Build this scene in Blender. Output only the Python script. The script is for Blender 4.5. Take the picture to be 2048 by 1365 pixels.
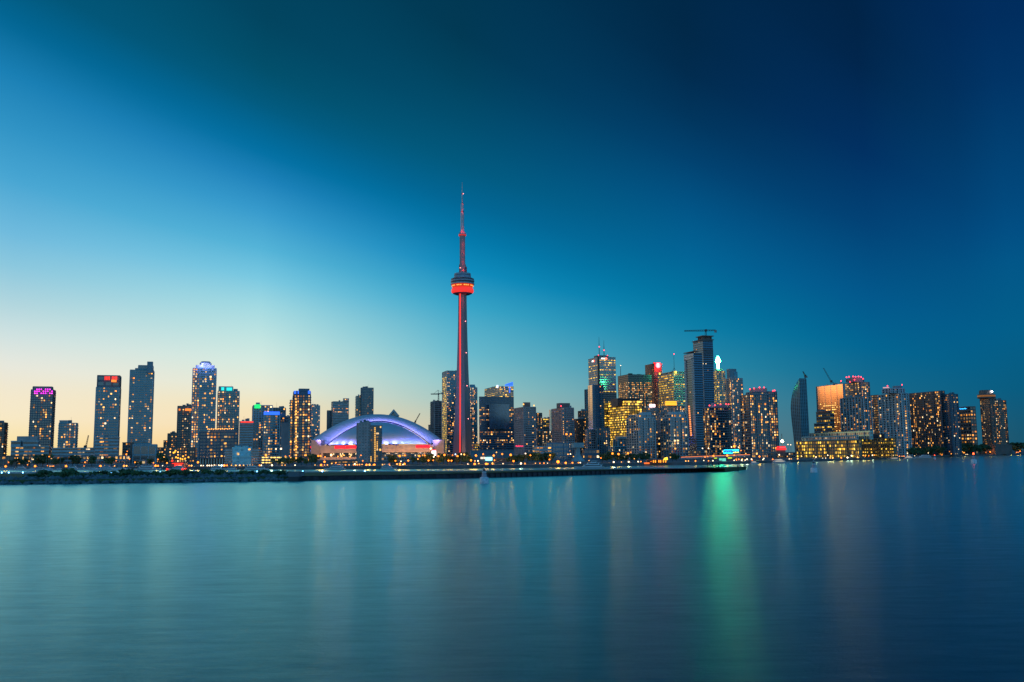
import bpy, math, random
import numpy as np
from mathutils import Vector, Matrix
random.seed(7)
RNG = np.random.default_rng(11)
R = math.radians
scene = bpy.context.scene
col = scene.collection
for o in list(bpy.data.objects):
    bpy.data.objects.remove(o)

# ------------------------------------------------------------------ camera
CAM_H, FPX, W, H = 8.0, 1900.0, 2048.0, 1365.0
PITCH, ROLL = math.atan((910 - H / 2) / FPX), 0.009
F = Vector((0, math.cos(PITCH), math.sin(PITCH)))
U0 = Vector((0, -math.sin(PITCH), math.cos(PITCH)))
R0 = Vector((1, 0, 0))
RV = R0 * math.cos(ROLL) - U0 * math.sin(ROLL)
UV = U0 * math.cos(ROLL) + R0 * math.sin(ROLL)
EYE = Vector((0, 0, CAM_H))
cd = bpy.data.cameras.new('camera')
cam = bpy.data.objects.new('camera', cd)
col.objects.link(cam)
cam.matrix_world = Matrix(((RV.x, UV.x, -F.x, 0), (RV.y, UV.y, -F.y, 0), (RV.z, UV.z, -F.z, CAM_H), (0, 0, 0, 1)))
cd.sensor_width = 36
cd.lens = FPX / W * 36
cd.clip_start = 1
cd.clip_end = 60000
scene.camera = cam

def lin(c):
    c = c / 255.0
    return c / 12.92 if c <= 0.04045 else ((c + 0.055) / 1.055) ** 2.4

def rgb(r, g, b):
    return (lin(r), lin(g), lin(b), 1)

# ------------------------------------------------------------------ sky
world = bpy.data.worlds.new('World')
scene.world = world
world.use_nodes = True
wn, wl = world.node_tree.nodes, world.node_tree.links
wn.clear()
def wm(op, a, b=None, c=None):
    n = wn.new('ShaderNodeMath'); n.operation = op
    for i, v in enumerate((a, b, c)):
        if v is None: continue
        if isinstance(v, (int, float)): n.inputs[i].default_value = v
        else: wl.new(v, n.inputs[i])
    return n.outputs[0]
tc = wn.new('ShaderNodeTexCoord')
sep = wn.new('ShaderNodeSeparateXYZ')
wl.new(tc.outputs['Generated'], sep.inputs[0])
az = wm('MULTIPLY', wm('ARCTAN2', sep.outputs[0], sep.outputs[1]), 180 / math.pi)
el = wm('MULTIPLY', wm('ARCSINE', wm('MINIMUM', wm('MAXIMUM', sep.outputs[2], -0.999), 0.999)), 180 / math.pi)
elc = wm('MAXIMUM', el, 0.0)
elp = wm('DIVIDE', elc, 40.0)
# the twilight arch leans over towards the sunset at left: its height falls off to the right
arch = wm('MAXIMUM', wm('MINIMUM', wm('SUBTRACT', 14.5, wm('MULTIPLY', az, 0.31)), 25.0), 6.5)
tpos = wm('DIVIDE', wm('DIVIDE', elc, arch), 6.0)
SKY = {  # azimuth from the view axis: (height in arch units, colour)
    -55: [(.02, (255, 150, 62)), (.08, (255, 182, 96)), (.15, (252, 212, 146)), (.24, (242, 228, 200)), (.36, (200, 222, 224)), (.5, (140, 204, 226)), (.64, (90, 176, 215)), (.76, (56, 152, 202)), (.87, (30, 134, 186)), (.97, (4, 108, 154)), (1.1, (0, 88, 122)), (1.8, (0, 66, 98))],
    -28: [(.015, (250, 220, 146)), (.05, (249, 229, 176)), (.10, (247, 233, 200)), (.15, (243, 232, 205)), (.22, (230, 232, 222)), (.29, (205, 225, 225)), (.36, (175, 213, 222)), (.44, (140, 200, 222)), (.52, (110, 186, 221)), (.64, (70, 165, 210)), (.755, (46, 146, 196)), (.865, (24, 127, 180)), (.97, (0, 102, 148)), (1.08, (0, 85, 119)), (1.8, (0, 62, 95))],
    -15: [(.015, (253, 200, 130)), (.05, (251, 213, 156)), (.10, (248, 224, 182)), (.15, (244, 228, 188)), (.21, (232, 234, 213)), (.285, (215, 235, 225)), (.37, (190, 228, 226)), (.46, (160, 217, 226)), (.545, (120, 200, 225)), (.63, (85, 180, 216)), (.74, (55, 155, 205)), (.84, (28, 130, 186)), (.92, (0, 112, 163)), (1.0, (0, 100, 144)), (1.06, (0, 90, 126)), (1.16, (0, 79, 107)), (1.3, (0, 68, 95)), (2, (0, 56, 84))],
    -3: [(.02, (216, 188, 146)), (.12, (196, 198, 177)), (.21, (162, 197, 192)), (.28, (141, 196, 200)), (.39, (105, 186, 205)), (.58, (55, 165, 200)), (.72, (12, 141, 190)), (.855, (0, 120, 170)), (.98, (0, 102, 148)), (1.12, (0, 90, 127)), (1.28, (0, 78, 111)), (1.45, (0, 66, 95)), (1.6, (0, 57, 84)), (2.5, (0, 48, 76))],
    11: [(.05, (96, 129, 140)), (.29, (72, 141, 161)), (.49, (37, 136, 168)), (.67, (10, 126, 167)), (.8, (0, 117, 161)), (1.05, (0, 100, 150)), (1.3, (0, 84, 134)), (1.55, (0, 66, 112)), (1.77, (0, 53, 93)), (2.0, (0, 43, 78)), (2.2, (0, 40, 72)), (3.5, (0, 38, 70))],
    21: [(.1, (55, 108, 126)), (.39, (22, 105, 138)), (.73, (0, 101, 146)), (1.08, (0, 88, 140)), (1.6, (0, 66, 118)), (2.1, (0, 48, 98)), (2.7, (0, 37, 76)), (3.0, (0, 35, 71)), (4.5, (0, 36, 76))],
    28: [(.1, (25, 86, 112)), (.5, (6, 92, 128)), (1.0, (0, 94, 138)), (1.54, (0, 86, 136)), (1.8, (0, 78, 131)), (2.05, (0, 72, 124)), (2.55, (0, 62, 112)), (3.0, (0, 52, 102)), (3.5, (0, 45, 94)), (3.9, (0, 44, 92)), (6, (0, 42, 88))],
}
# the sky behind the viewer, brightened to light the facades: pale anti-twilight arch low down, dusk blue above
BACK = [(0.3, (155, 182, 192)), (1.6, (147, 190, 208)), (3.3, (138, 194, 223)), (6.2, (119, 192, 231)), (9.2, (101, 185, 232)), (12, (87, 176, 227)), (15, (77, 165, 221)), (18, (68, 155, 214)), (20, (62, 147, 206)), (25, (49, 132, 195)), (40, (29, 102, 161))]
def wramp(fac, stops, div):
    r = wn.new('ShaderNodeValToRGB'); wl.new(fac, r.inputs[0])
    e = r.color_ramp.elements
    while len(e) < len(stops): e.new(0.5)
    for k, (p, c) in enumerate(stops): e[k].position = p / div; e[k].color = rgb(*c)
    return r.outputs[0]
ramps = {a: wramp(tpos, st, 6.0) for a, st in SKY.items()}
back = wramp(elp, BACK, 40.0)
def wmix(x0, x1, A, B, smooth=False):
    m = wn.new('ShaderNodeMapRange'); m.interpolation_type = 'SMOOTHSTEP' if smooth else 'LINEAR'
    wl.new(az, m.inputs[0]); m.inputs[1].default_value = x0; m.inputs[2].default_value = x1
    n = wn.new('ShaderNodeMix'); n.data_type = 'RGBA'
    wl.new(m.outputs[0], n.inputs[0]); wl.new(A, n.inputs[6]); wl.new(B, n.inputs[7])
    return n.outputs[2]
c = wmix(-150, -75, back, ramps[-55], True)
ks_ = sorted(SKY)
for a, b in zip(ks_[:-1], ks_[1:]): c = wmix(a, b, c, ramps[b])
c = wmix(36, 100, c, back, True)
nish = wn.new('ShaderNodeTexSky')
nish.sky_type = 'NISHITA'; nish.sun_disc = False
nish.sun_elevation = R(0.5); nish.sun_rotation = R(-52)
bg = wn.new('ShaderNodeBackground'); bg.inputs[1].default_value = 1.0
wl.new(c, bg.inputs[0])
bg2 = wn.new('ShaderNodeBackground'); bg2.inputs[1].default_value = 0.001
wl.new(nish.outputs[0], bg2.inputs[0])
add = wn.new('ShaderNodeAddShader')
wl.new(bg.outputs[0], add.inputs[0]); wl.new(bg2.outputs[0], add.inputs[1])
wo = wn.new('ShaderNodeOutputWorld')
wl.new(add.outputs[0], wo.inputs[0])

# ------------------------------------------------------------------ last light of the sun that has just set, at left
sd = bpy.data.lights.new('sun', 'SUN')
sun = bpy.data.objects.new('sun', sd)
col.objects.link(sun)
sd.energy = 0.09; sd.angle = R(14); sd.color = (1.0, 0.62, 0.36)
sdir = Vector((math.sin(R(-58)) * math.cos(R(4)), math.cos(R(-58)) * math.cos(R(4)), math.sin(R(4))))
sun.rotation_euler = (-sdir).to_track_quat('-Z', 'Y').to_euler()

vs = scene.view_settings
vs.view_transform = 'Standard'; vs.look = 'None'; vs.exposure = 0.0; vs.gamma = 1.0
vs.use_curve_mapping = False
scene.render.engine = 'CYCLES'
cy = scene.cycles
cy.use_denoising = True
cy.max_bounces = 5; cy.diffuse_bounces = 2; cy.glossy_bounces = 4; cy.transmission_bounces = 2
cy.caustics_reflective = False; cy.caustics_refractive = False
cy.sample_clamp_indirect = 8.0

# ------------------------------------------------------------------ helpers
def ray(px, py):
    return F + RV * ((px - W / 2) / FPX) + UV * ((H / 2 - py) / FPX)
def at(px, py, D):
    d = ray(px, py)
    return EYE + d * (D / d.y)
def hit(px, py, z=0.0):
    d = ray(px, py)
    return EYE + d * ((z - CAM_H) / d.z)
def px_of(P):
    v = P - EYE
    q = v.dot(F)
    return W / 2 + FPX * v.dot(RV) / q, H / 2 - FPX * v.dot(UV) / q
def hz(px):
    return 910 - ROLL * (px - 1024)
def zat(px, py, D):
    return at(px, py, D).z
GZ = 2.0   # street level
YAW = 17.5  # the street grid is turned this much from the view axis

MATS = {}
def new_mat(name):
    m = bpy.data.materials.new(name); m.use_nodes = True
    return m, m.node_tree.nodes, m.node_tree.links, m.node_tree.nodes['Principled BSDF']
def mat(name, c, rough=0.7, metal=0.0, var=0.18, scale=0.15, ior=1.45, stretch=(1, 1, 1)):
    """plain surface colour with a little weathering"""
    if name in MATS: return MATS[name]
    m, n, l, p = new_mat(name)
    t = n.new('ShaderNodeTexCoord'); mp = n.new('ShaderNodeMapping')
    mp.inputs['Scale'].default_value = stretch
    l.new(t.outputs['Object'], mp.inputs[0])
    nz = n.new('ShaderNodeTexNoise'); nz.inputs['Scale'].default_value = scale; nz.inputs['Detail'].default_value = 5
    l.new(mp.outputs[0], nz.inputs['Vector'])
    mr = n.new('ShaderNodeMapRange')
    mr.inputs[1].default_value = 0.3; mr.inputs[2].default_value = 0.7
    mr.inputs[3].default_value = 1 - var; mr.inputs[4].default_value = 1 + var
    l.new(nz.outputs[0], mr.inputs[0])
    v = n.new('ShaderNodeVectorMath'); v.operation = 'SCALE'; v.inputs[0].default_value = c
    l.new(mr.outputs[0], v.inputs['Scale'])
    l.new(v.outputs[0], p.inputs['Base Color'])
    p.inputs['Roughness'].default_value = rough; p.inputs['Metallic'].default_value = metal
    p.inputs['IOR'].default_value = ior
    MATS[name] = m
    return m
def glass(name, c, rough=0.12, ior=2.2, metal=0.0):
    if name in MATS: return MATS[name]
    m, n, l, p = new_mat(name)
    t = n.new('ShaderNodeTexCoord')
    w = n.new('ShaderNodeTexNoise'); w.inputs['Scale'].default_value = .27; w.inputs['Detail'].default_value = 1
    l.new(t.outputs['Object'], w.inputs['Vector'])
    mr = n.new('ShaderNodeMapRange'); mr.inputs[1].default_value = .3; mr.inputs[2].default_value = .7; mr.inputs[3].default_value = 0.6; mr.inputs[4].default_value = 1.4
    l.new(w.outputs[0], mr.inputs[0])
    v = n.new('ShaderNodeVectorMath'); v.operation = 'SCALE'; v.inputs[0].default_value = c
    l.new(mr.outputs[0], v.inputs['Scale']); l.new(v.outputs[0], p.inputs['Base Color'])
    p.inputs['Roughness'].default_value = rough; p.inputs['IOR'].default_value = ior; p.inputs['Metallic'].default_value = metal
    MATS[name] = m
    return m
def glow(name, c, s, sample=True):
    if name in MATS: return MATS[name]
    m, n, l, p = new_mat(name)
    p.inputs['Base Color'].default_value = (*[x * 0.3 for x in c], 1)
    p.inputs['Emission Color'].default_value = (*c, 1); p.inputs['Emission Strength'].default_value = s
    if not sample: m.cycles.emission_sampling = 'NONE'
    MATS[name] = m
    return m
def lit_mat():
    if 'lit window' in MATS: return MATS['lit window']
    m, n, l, p = new_mat('lit window')
    a = n.new('ShaderNodeAttribute'); a.attribute_name = 'tint'
    t = n.new('ShaderNodeTexCoord')
    nz = n.new('ShaderNodeTexNoise'); nz.inputs['Scale'].default_value = 0.9
    l.new(t.outputs['Object'], nz.inputs['Vector'])
    mr = n.new('ShaderNodeMapRange'); mr.inputs[1].default_value = 0.3; mr.inputs[2].default_value = 0.7
    mr.inputs[3].default_value = 0.35; mr.inputs[4].default_value = 1.7
    l.new(nz.outputs[0], mr.inputs[0])
    p.inputs['Base Color'].default_value = (0.04, 0.03, 0.02, 1); p.inputs['Roughness'].default_value = 0.2
    l.new(a.outputs['Color'], p.inputs['Emission Color']); l.new(mr.outputs[0], p.inputs['Emission Strength'])
    m.cycles.emission_sampling = 'NONE'
    MATS['lit window'] = m
    return m

class Acc:
    """collects quads, links them as one mesh object"""
    def __init__(s): s.q = []; s.t = []
    def add(s, q, tint=None):
        q = np.asarray(q, float).reshape(-1, 4, 3)
        if len(q) == 0: return
        s.q.append(q)
        if tint is not None: s.t.append(np.asarray(tint, float).reshape(-1, 3))
    def box(s, O, A, B, C):
        """corner O and three edge vectors"""
        O, A, B, C = (np.asarray(v, float) for v in (O, A, B, C))
        p = [O, O + A, O + A + B, O + B, O + C, O + A + C, O + A + B + C, O + B + C]
        s.add([[p[i] for i in f] for f in ((3, 2, 1, 0), (4, 5, 6, 7), (0, 1, 5, 4), (1, 2, 6, 5), (2, 3, 7, 6), (3, 0, 4, 7))])
    def cbox(s, c, sx, sy, sz, rz=0.0):
        """box centred in plan at c, standing on c.z"""
        ca, sa = math.cos(rz), math.sin(rz)
        A = np.array((ca * sx, sa * sx, 0)); B = np.array((-sa * sy, ca * sy, 0))
        s.box(np.asarray(c, float) - A / 2 - B / 2, A, B, (0, 0, sz))
    def bar(s, P, Q, r, n=5, r2=None):
        P, Q = np.asarray(P, float), np.asarray(Q, float)
        r2 = r if r2 is None else r2
        d = Q - P; d = d / (np.linalg.norm(d) + 1e-9)
        a = np.cross(d, (0, 0, 1) if abs(d[2]) < 0.9 else (1, 0, 0)); a /= np.linalg.norm(a); b = np.cross(d, a)
        ring = [(math.cos(2 * math.pi * k / n) * a + math.sin(2 * math.pi * k / n) * b) for k in range(n)]
        for k in range(n):
            e, f = ring[k], ring[(k + 1) % n]
            s.add([[P + e * r, P + f * r, Q + f * r2, Q + e * r2]])
        for k in range(1, n - 1, 2):
            e, f, g = ring[k], ring[k + 1], ring[(k + 2) % n]
            s.add([[Q + ring[0] * r2, Q + e * r2, Q + f * r2, Q + g * r2]])
    def lathe(s, c, prof, n=24):
        """prof: list of (radius, z) from bottom to top round the vertical through c"""
        c = np.asarray(c, float)
        an = [2 * math.pi * k / n for k in range(n + 1)]
        for (r0, z0), (r1, z1) in zip(prof[:-1], prof[1:]):
            for k in range(n):
                a, b = an[k], an[k + 1]
                s.add([[c + (r0 * math.cos(a), r0 * math.sin(a), z0), c + (r0 * math.cos(b), r0 * math.sin(b), z0),
                        c + (r1 * math.cos(b), r1 * math.sin(b), z1), c + (r1 * math.cos(a), r1 * math.sin(a), z1)]])
    def ball(s, c, r, n=8):
        s.lathe(c, [(r * math.sin(math.pi * k / 5), -r * math.cos(math.pi * k / 5)) for k in range(6)], n)
    def build(s, name, m, parent=None, stuff=False, merge=False, smooth=False):
        if not s.q: return None
        q = np.concatenate(s.q)
        if parent is not None:
            q = q - np.array(WL(parent))
        n = len(q)
        me = bpy.data.meshes.new(name)
        me.vertices.add(n * 4); me.vertices.foreach_set('co', q.reshape(-1))
        me.loops.add(n * 4); me.loops.foreach_set('vertex_index', np.arange(n * 4, dtype=np.int32))
        me.polygons.add(n); me.polygons.foreach_set('loop_start', np.arange(0, n * 4, 4, dtype=np.int32))
        if s.t:
            t = np.concatenate(s.t)
            a = me.attributes.new('tint', 'FLOAT_COLOR', 'POINT')
            cc = np.ones((n * 4, 4)); cc[:, :3] = np.repeat(t, 4, axis=0)
            a.data.foreach_set('color', cc.reshape(-1))
        me.update(calc_edges=True)
        if merge:
            import bmesh
            bm = bmesh.new(); bm.from_mesh(me)
            bmesh.ops.remove_doubles(bm, verts=bm.verts, dist=0.002)
            bm.to_mesh(me); bm.free()
        me.validate()
        if smooth:
            me.polygons.foreach_set('use_smooth', np.ones(len(me.polygons), dtype=bool))
            try: me.set_sharp_from_angle(angle=R(40))
            except Exception: pass
        me.materials.append(m)
        o = bpy.data.objects.new(name, me)
        col.objects.link(o)
        if parent is not None: o.parent = parent
        if stuff: o['kind'] = 'stuff'
        return o
WLOC = {}
def WL(o):
    p = Vector((0, 0, 0))
    while o is not None:
        p = p + o.location; o = o.parent
    return p
USED = set()
def tag(o, label, cat, group=None):
    assert label not in USED or group, label
    USED.add(label)
    o['label'] = label; o['category'] = cat
    if group: o['group'] = group
    return o
def thing(name, loc, label, cat, group=None):
    o = bpy.data.objects.new(name, None)
    o.empty_display_size = 1
    o.location = loc
    col.objects.link(o)
    return tag(o, label, cat, group)
def copy_tree(o, parent=None):
    c = o.copy(); col.objects.link(c); c.parent = parent
    for ch in o.children: copy_tree(ch, c)
    return c
def struct(o):
    o['kind'] = 'structure'; return o

WARM = np.array([(1, .36, .05), (1, .42, .07), (1, .48, .10), (1, .56, .18), (1, .30, .03), (1, .66, .32), (1, .40, .06), (1, .38, .05), (1, .52, .13), (1, .74, .42)])
GOLD = np.array([(1, .54, .05), (1, .58, .08), (.95, .60, .06), (1, .48, .04)])

def face(acc, O, Uv, L, z0, z1, st, glass_acc, lit_acc, slab_acc, rng, pier_acc):
    """one side of a building: wall cells with recessed panes, floor by floor; O = lower left corner seen from outside"""
    O = np.array((O[0], O[1], 0.0)); Uv = np.array((Uv[0], Uv[1], 0.0)); N = np.array((Uv[1], -Uv[0], 0.0)); Z = np.array((0, 0, 1.0))
    Hh = z1 - z0
    nf = max(1, round(Hh / st['fh'])); nb = max(1, round(L / st['bay']))
    cw, ch = L / nb, Hh / nf
    jj, ii = np.meshgrid(np.arange(nf), np.arange(nb), indexing='ij')
    ii, jj = ii.ravel(), jj.ravel()
    u0, u1 = ii * cw, (ii + 1) * cw
    v0, v1 = z0 + jj * ch, z0 + (jj + 1) * ch
    mx, mb, mt, rec = st['mx'], st['mb'], st['mt'], st['rec']
    a0, a1, b0, b1 = u0 + mx * cw, u1 - mx * cw, v0 + mb * ch, v1 - mt * ch
    P = lambda u, v, d: O[None] + u[:, None] * Uv[None] + v[:, None] * Z[None] - N[None] * d
    o = [P(u0, v0, 0), P(u1, v0, 0), P(u1, v1, 0), P(u0, v1, 0)]
    i = [P(a0, b0, 0), P(a1, b0, 0), P(a1, b1, 0), P(a0, b1, 0)]
    k = [P(a0, b0, rec), P(a1, b0, rec), P(a1, b1, rec), P(a0, b1, rec)]
    for s in range(4):
        t = (s + 1) % 4
        acc.add(np.stack([o[s], o[t], i[t], i[s]], 1)); acc.add(np.stack([i[s], i[t], k[t], k[s]], 1))
    pane = np.stack(k, 1)
    # which rooms are lit
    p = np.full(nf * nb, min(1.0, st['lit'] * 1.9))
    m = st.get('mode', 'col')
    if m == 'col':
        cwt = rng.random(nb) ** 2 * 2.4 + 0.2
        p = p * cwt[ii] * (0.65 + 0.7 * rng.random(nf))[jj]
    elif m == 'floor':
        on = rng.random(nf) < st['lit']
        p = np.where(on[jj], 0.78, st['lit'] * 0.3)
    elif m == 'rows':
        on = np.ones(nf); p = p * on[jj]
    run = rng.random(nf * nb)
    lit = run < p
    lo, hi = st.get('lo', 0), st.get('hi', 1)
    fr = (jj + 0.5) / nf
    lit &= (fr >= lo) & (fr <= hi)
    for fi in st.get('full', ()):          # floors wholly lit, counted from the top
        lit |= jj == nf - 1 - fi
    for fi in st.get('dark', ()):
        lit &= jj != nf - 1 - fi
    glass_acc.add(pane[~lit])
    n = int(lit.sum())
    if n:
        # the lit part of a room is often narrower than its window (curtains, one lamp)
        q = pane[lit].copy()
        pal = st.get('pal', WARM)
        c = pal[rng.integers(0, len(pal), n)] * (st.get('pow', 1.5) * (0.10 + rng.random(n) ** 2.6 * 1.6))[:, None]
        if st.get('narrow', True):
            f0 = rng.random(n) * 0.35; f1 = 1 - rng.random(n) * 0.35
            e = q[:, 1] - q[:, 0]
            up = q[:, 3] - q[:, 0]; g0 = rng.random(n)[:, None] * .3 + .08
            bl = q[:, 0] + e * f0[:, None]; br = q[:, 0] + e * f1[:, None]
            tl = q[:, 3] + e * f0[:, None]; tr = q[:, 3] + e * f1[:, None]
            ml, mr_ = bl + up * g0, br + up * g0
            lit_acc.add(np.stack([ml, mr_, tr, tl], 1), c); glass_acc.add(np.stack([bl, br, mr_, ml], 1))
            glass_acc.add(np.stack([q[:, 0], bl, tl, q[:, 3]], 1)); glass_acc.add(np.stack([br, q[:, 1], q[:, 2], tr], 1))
        else:
            lit_acc.add(q, c)
    if st.get('slab'):
        pr, sh = st['slab'], st.get('slabh', 0.9)
        for j in range(nf):
            for (s0, s1) in st.get('spans', ((0.0, 1.0),)):
                slab_acc.box(O + Uv * (s0 * L + .02) + Z * (z0 + j * ch) + N * 0.004, Uv * ((s1 - s0) * L - .04), N * pr, Z * sh)
    if st.get('pier') and L > 9:
        pr, rw, ev = st['pier']
        stops = sorted(set([0, nb] + [b for b in range(ev // 2, nb, ev)]))
        for b in stops:
            pier_acc.box(O + Uv * (min(max(b * cw - rw / 2, 0.02), L - rw - .02)) + Z * z0 + N * 0.005, Uv * rw, N * pr, Z * Hh)
    if st.get('rib'):
        pr, rw, ev = st['rib']
        for b in range(0, nb + 1, ev):
            slab_acc.box(O + Uv * (b * cw - rw / 2) + Z * z0 + N * 0.003, Uv * rw, N * pr, Z * Hh)

BASE = dict(fh=3.0, bay=2.8, mx=.13, mb=.28, mt=.12, rec=.35, lit=.13)
ST = {
    'res': dict(pier=(.45, 1.0, 5)),
    'balc': dict(pier=(.4, .7, 7), slab=1.3, slabh=.85, mx=.07, mb=.10, mt=.06, rec=.3),
    'off': dict(fh=3.9, bay=3.0, mx=.05, mb=.32, mt=.06, rec=.2, mode='floor'),
    'curt': dict(pier=(.5, .8, 4), fh=3.4, bay=3.0, mx=.05, mb=.30, mt=.04, rec=.15),
    'rib': dict(rib=(.7, .9, 1), mx=.12, mb=.2, mt=.1, rec=.4, bay=3.2),
    'lattice': dict(slab=.9, slabh=.5, rib=(1.0, .7, 2), mx=.08, mb=.12, mt=.08, rec=.3, bay=3.4),
    'strip': dict(fh=3.9, bay=4.0, mx=.0, mb=.45, mt=.05, rec=.3, mode='floor'),
    'blank': dict(fh=30, bay=30, mx=.499, mb=.499, mt=.499, rec=.02, lit=0),
}
def footprint(xl, xs, xr, yt, D, yaw, q):
    th = R(yaw)
    ul = Vector((-math.sin(th), math.cos(th), 0)); ur = Vector((math.cos(th), math.sin(th), 0))
    if xs is None:
        beta = th + math.atan(((xl + xr) / 2 - W / 2) / FPX)
        fr = 0 if beta < 0.04 else q * math.tan(beta) / (1 + q * math.tan(beta))
        xs = xl + fr * (xr - xl)
    be = th + math.atan(((xl + xr) / 2 - W / 2) / FPX)
    xr_ = xr
    if be < -0.02 and xs - xl < .6:      # the right-hand side shows a little
        te = q * math.tan(-be); xr_ = xr - te / (1 + te) * (xr - xl)
    C = at(xs, yt, D)
    def solve(x, u):
        k = (x - W / 2) / FPX; v = C - EYE
        return (k * v.dot(F) - v.dot(RV)) / (u.dot(RV) - k * u.dot(F))
    b = solve(xr_, ur)
    a = solve(xl, ul) if xs - xl > 0.6 else q * b
    if a < 1 or a > 150: a = q * b
    return C, ul, ur, a, b
def volume(root, C, ul, ur, a, b, z0, z1, style, wall, gl, name='wall', left=None, seed=0, over=None, roof=None):
    """four sides with windows where they can be seen, and a roof; becomes the parts of one building"""
    st = dict(BASE); st.update(ST[style]); st.update(over or {})
    sl = dict(st); sl.update(left or {})
    rng = np.random.default_rng(seed + 3)
    A, G, L, S, PI_ = Acc(), Acc(), Acc(), Acc(), Acc()
    c0 = Vector((C.x, C.y, 0))
    cl, cr = c0 + ul * a, c0 + ur * b
    cb = c0 + ul * a + ur * b
    face(A, cl, -ul, a, z0, z1, sl, G, L, S, rng, PI_)
    face(A, c0, ur, b, z0, z1, st, G, L, S, rng, PI_)
    sr = dict(st); sr.pop('spans', None)
    face(A, cr, ul, a, z0, z1, sr, G, L, S, rng, PI_)
    A.add([[(cb.x, cb.y, z0), (cl.x, cl.y, z0), (cl.x, cl.y, z1), (cb.x, cb.y, z1)]])
    w = A.build(name, wall, root)
    rf = Acc()
    e = 0.25
    O = c0 + ul * -e + ur * -e
    rf.box((O.x, O.y, z1 + .003), tuple(ur * (b + 2 * e)), tuple(ul * (a + 2 * e)), (0, 0, 0.9))
    rf.build('roof', roof or wall, root)
    g = G.build('window_glass', gl, root, stuff=True)
    l = L.build('lit_windows', lit_mat(), root, stuff=True)
    s = S.build('balcony_slabs' if st.get('slab') else 'facade_ribs', st.get('slabmat') or wall, root, stuff=True)
    PI_.build('piers', st.get('piermat') or (MATS['pale steel'] if wall.name.startswith('teal') else wall), root, stuff=True)
    return w

# ------------------------------------------------------------------ water, land, airfield
def sheet(name, pts, z, m, skirt=None):
    """flat polygon at height z; with a skirt it gets vertical edges going down"""
    me = bpy.data.meshes.new(name)
    n = len(pts)
    v = [(p[0], p[1], z) for p in pts]; f = [list(range(n))]
    if skirt is not None:
        v += [(p[0], p[1], skirt) for p in pts]
        f += [[i, i + n, (i + 1) % n + n, (i + 1) % n] for i in range(n)]
    me.from_pydata(v, [], f); me.update(); me.materials.append(m)
    o = bpy.data.objects.new(name, me); col.objects.link(o)
    return o

def water_mat():
    m, n, l, p = new_mat('harbour water')
    t = n.new('ShaderNodeTexCoord')
    def noise(sx, sy, scale, detail=3, rough=.5):
        mp = n.new('ShaderNodeMapping'); mp.inputs['Scale'].default_value = (sx, sy, 1)
        l.new(t.outputs['Object'], mp.inputs[0])
        k = n.new('ShaderNodeTexNoise'); k.inputs['Scale'].default_value = scale
        k.inputs['Detail'].default_value = detail; k.inputs['Roughness'].default_value = rough
        l.new(mp.outputs[0], k.inputs['Vector'])
        return k.outputs[0]
    out = n['Material Output']; n.remove(p)
    # smooth water between ruffled patches: a narrow and a broad lobe
    gl = n.new('ShaderNodeBsdfGlossy'); gl.distribution = 'MULTI_GGX'; gl.inputs['Color'].default_value = (.52, .95, .92, 1)
    g2 = n.new('ShaderNodeBsdfGlossy'); g2.distribution = 'MULTI_GGX'; g2.inputs['Color'].default_value = (.52, .95, .92, 1); g2.inputs['Roughness'].default_value = .34
    df = n.new('ShaderNodeBsdfDiffuse'); df.inputs['Color'].default_value = (.002, .034, .042, 1)
    fz = n.new('ShaderNodeFresnel'); fz.inputs['IOR'].default_value = 1.33
    fr_ = n.new('ShaderNodeMapRange'); fr_.inputs[3].default_value = .09; fr_.inputs[4].default_value = 1.3
    l.new(fz.outputs[0], fr_.inputs[0])
    mg = n.new('ShaderNodeMixShader'); mg.inputs[0].default_value = .36; l.new(gl.outputs[0], mg.inputs[1]); l.new(g2.outputs[0], mg.inputs[2])
    # ruffled and slick water mirror the sky unequally
    rf = n.new('ShaderNodeMapRange'); rf.inputs[1].default_value = .32; rf.inputs[2].default_value = .68; rf.inputs[3].default_value = .80; rf.inputs[4].default_value = 1.2
    l.new(noise(.22, 1.0, .9, 9, .78), rf.inputs[0])
    rm = n.new('ShaderNodeMath'); rm.operation = 'MULTIPLY'; rm.use_clamp = True
    l.new(fr_.outputs[0], rm.inputs[0]); l.new(rf.outputs[0], rm.inputs[1])
    mx_ = n.new('ShaderNodeMixShader'); l.new(rm.outputs[0], mx_.inputs[0]); l.new(df.outputs[0], mx_.inputs[1]); l.new(mg.outputs[0], mx_.inputs[2])
    l.new(mx_.outputs[0], out.inputs['Surface'])
    # wind lanes: long streaks across the view where the surface is a little rougher
    mr = n.new('ShaderNodeMapRange'); mr.inputs[1].default_value = .38; mr.inputs[2].default_value = .62
    mr.inputs[3].default_value = .145; mr.inputs[4].default_value = .19
    l.new(noise(.10, 1.0, .035, 5), mr.inputs[0])
    l.new(mr.outputs[0], gl.inputs['Roughness'])
    b1 = n.new('ShaderNodeBump'); b1.inputs['Strength'].default_value = 1.0; b1.inputs['Distance'].default_value = .075
    l.new(noise(.55, 1.0, .9, 7, .72), b1.inputs['Height'])
    b2 = n.new('ShaderNodeBump'); b2.inputs['Strength'].default_value = .02; b2.inputs['Distance'].default_value = 2
    l.new(noise(.3, 1.0, .12, 3), b2.inputs['Height']); l.new(b1.outputs[0], b2.inputs['Normal'])
    l.new(b2.outputs[0], gl.inputs['Normal']); l.new(b2.outputs[0], g2.inputs['Normal']); l.new(b2.outputs[0], df.inputs['Normal'])
    return m
water = struct(sheet('water', [(-30000, -400), (30000, -400), (30000, 45000), (-30000, 45000)], 0, water_mat()))

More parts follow.
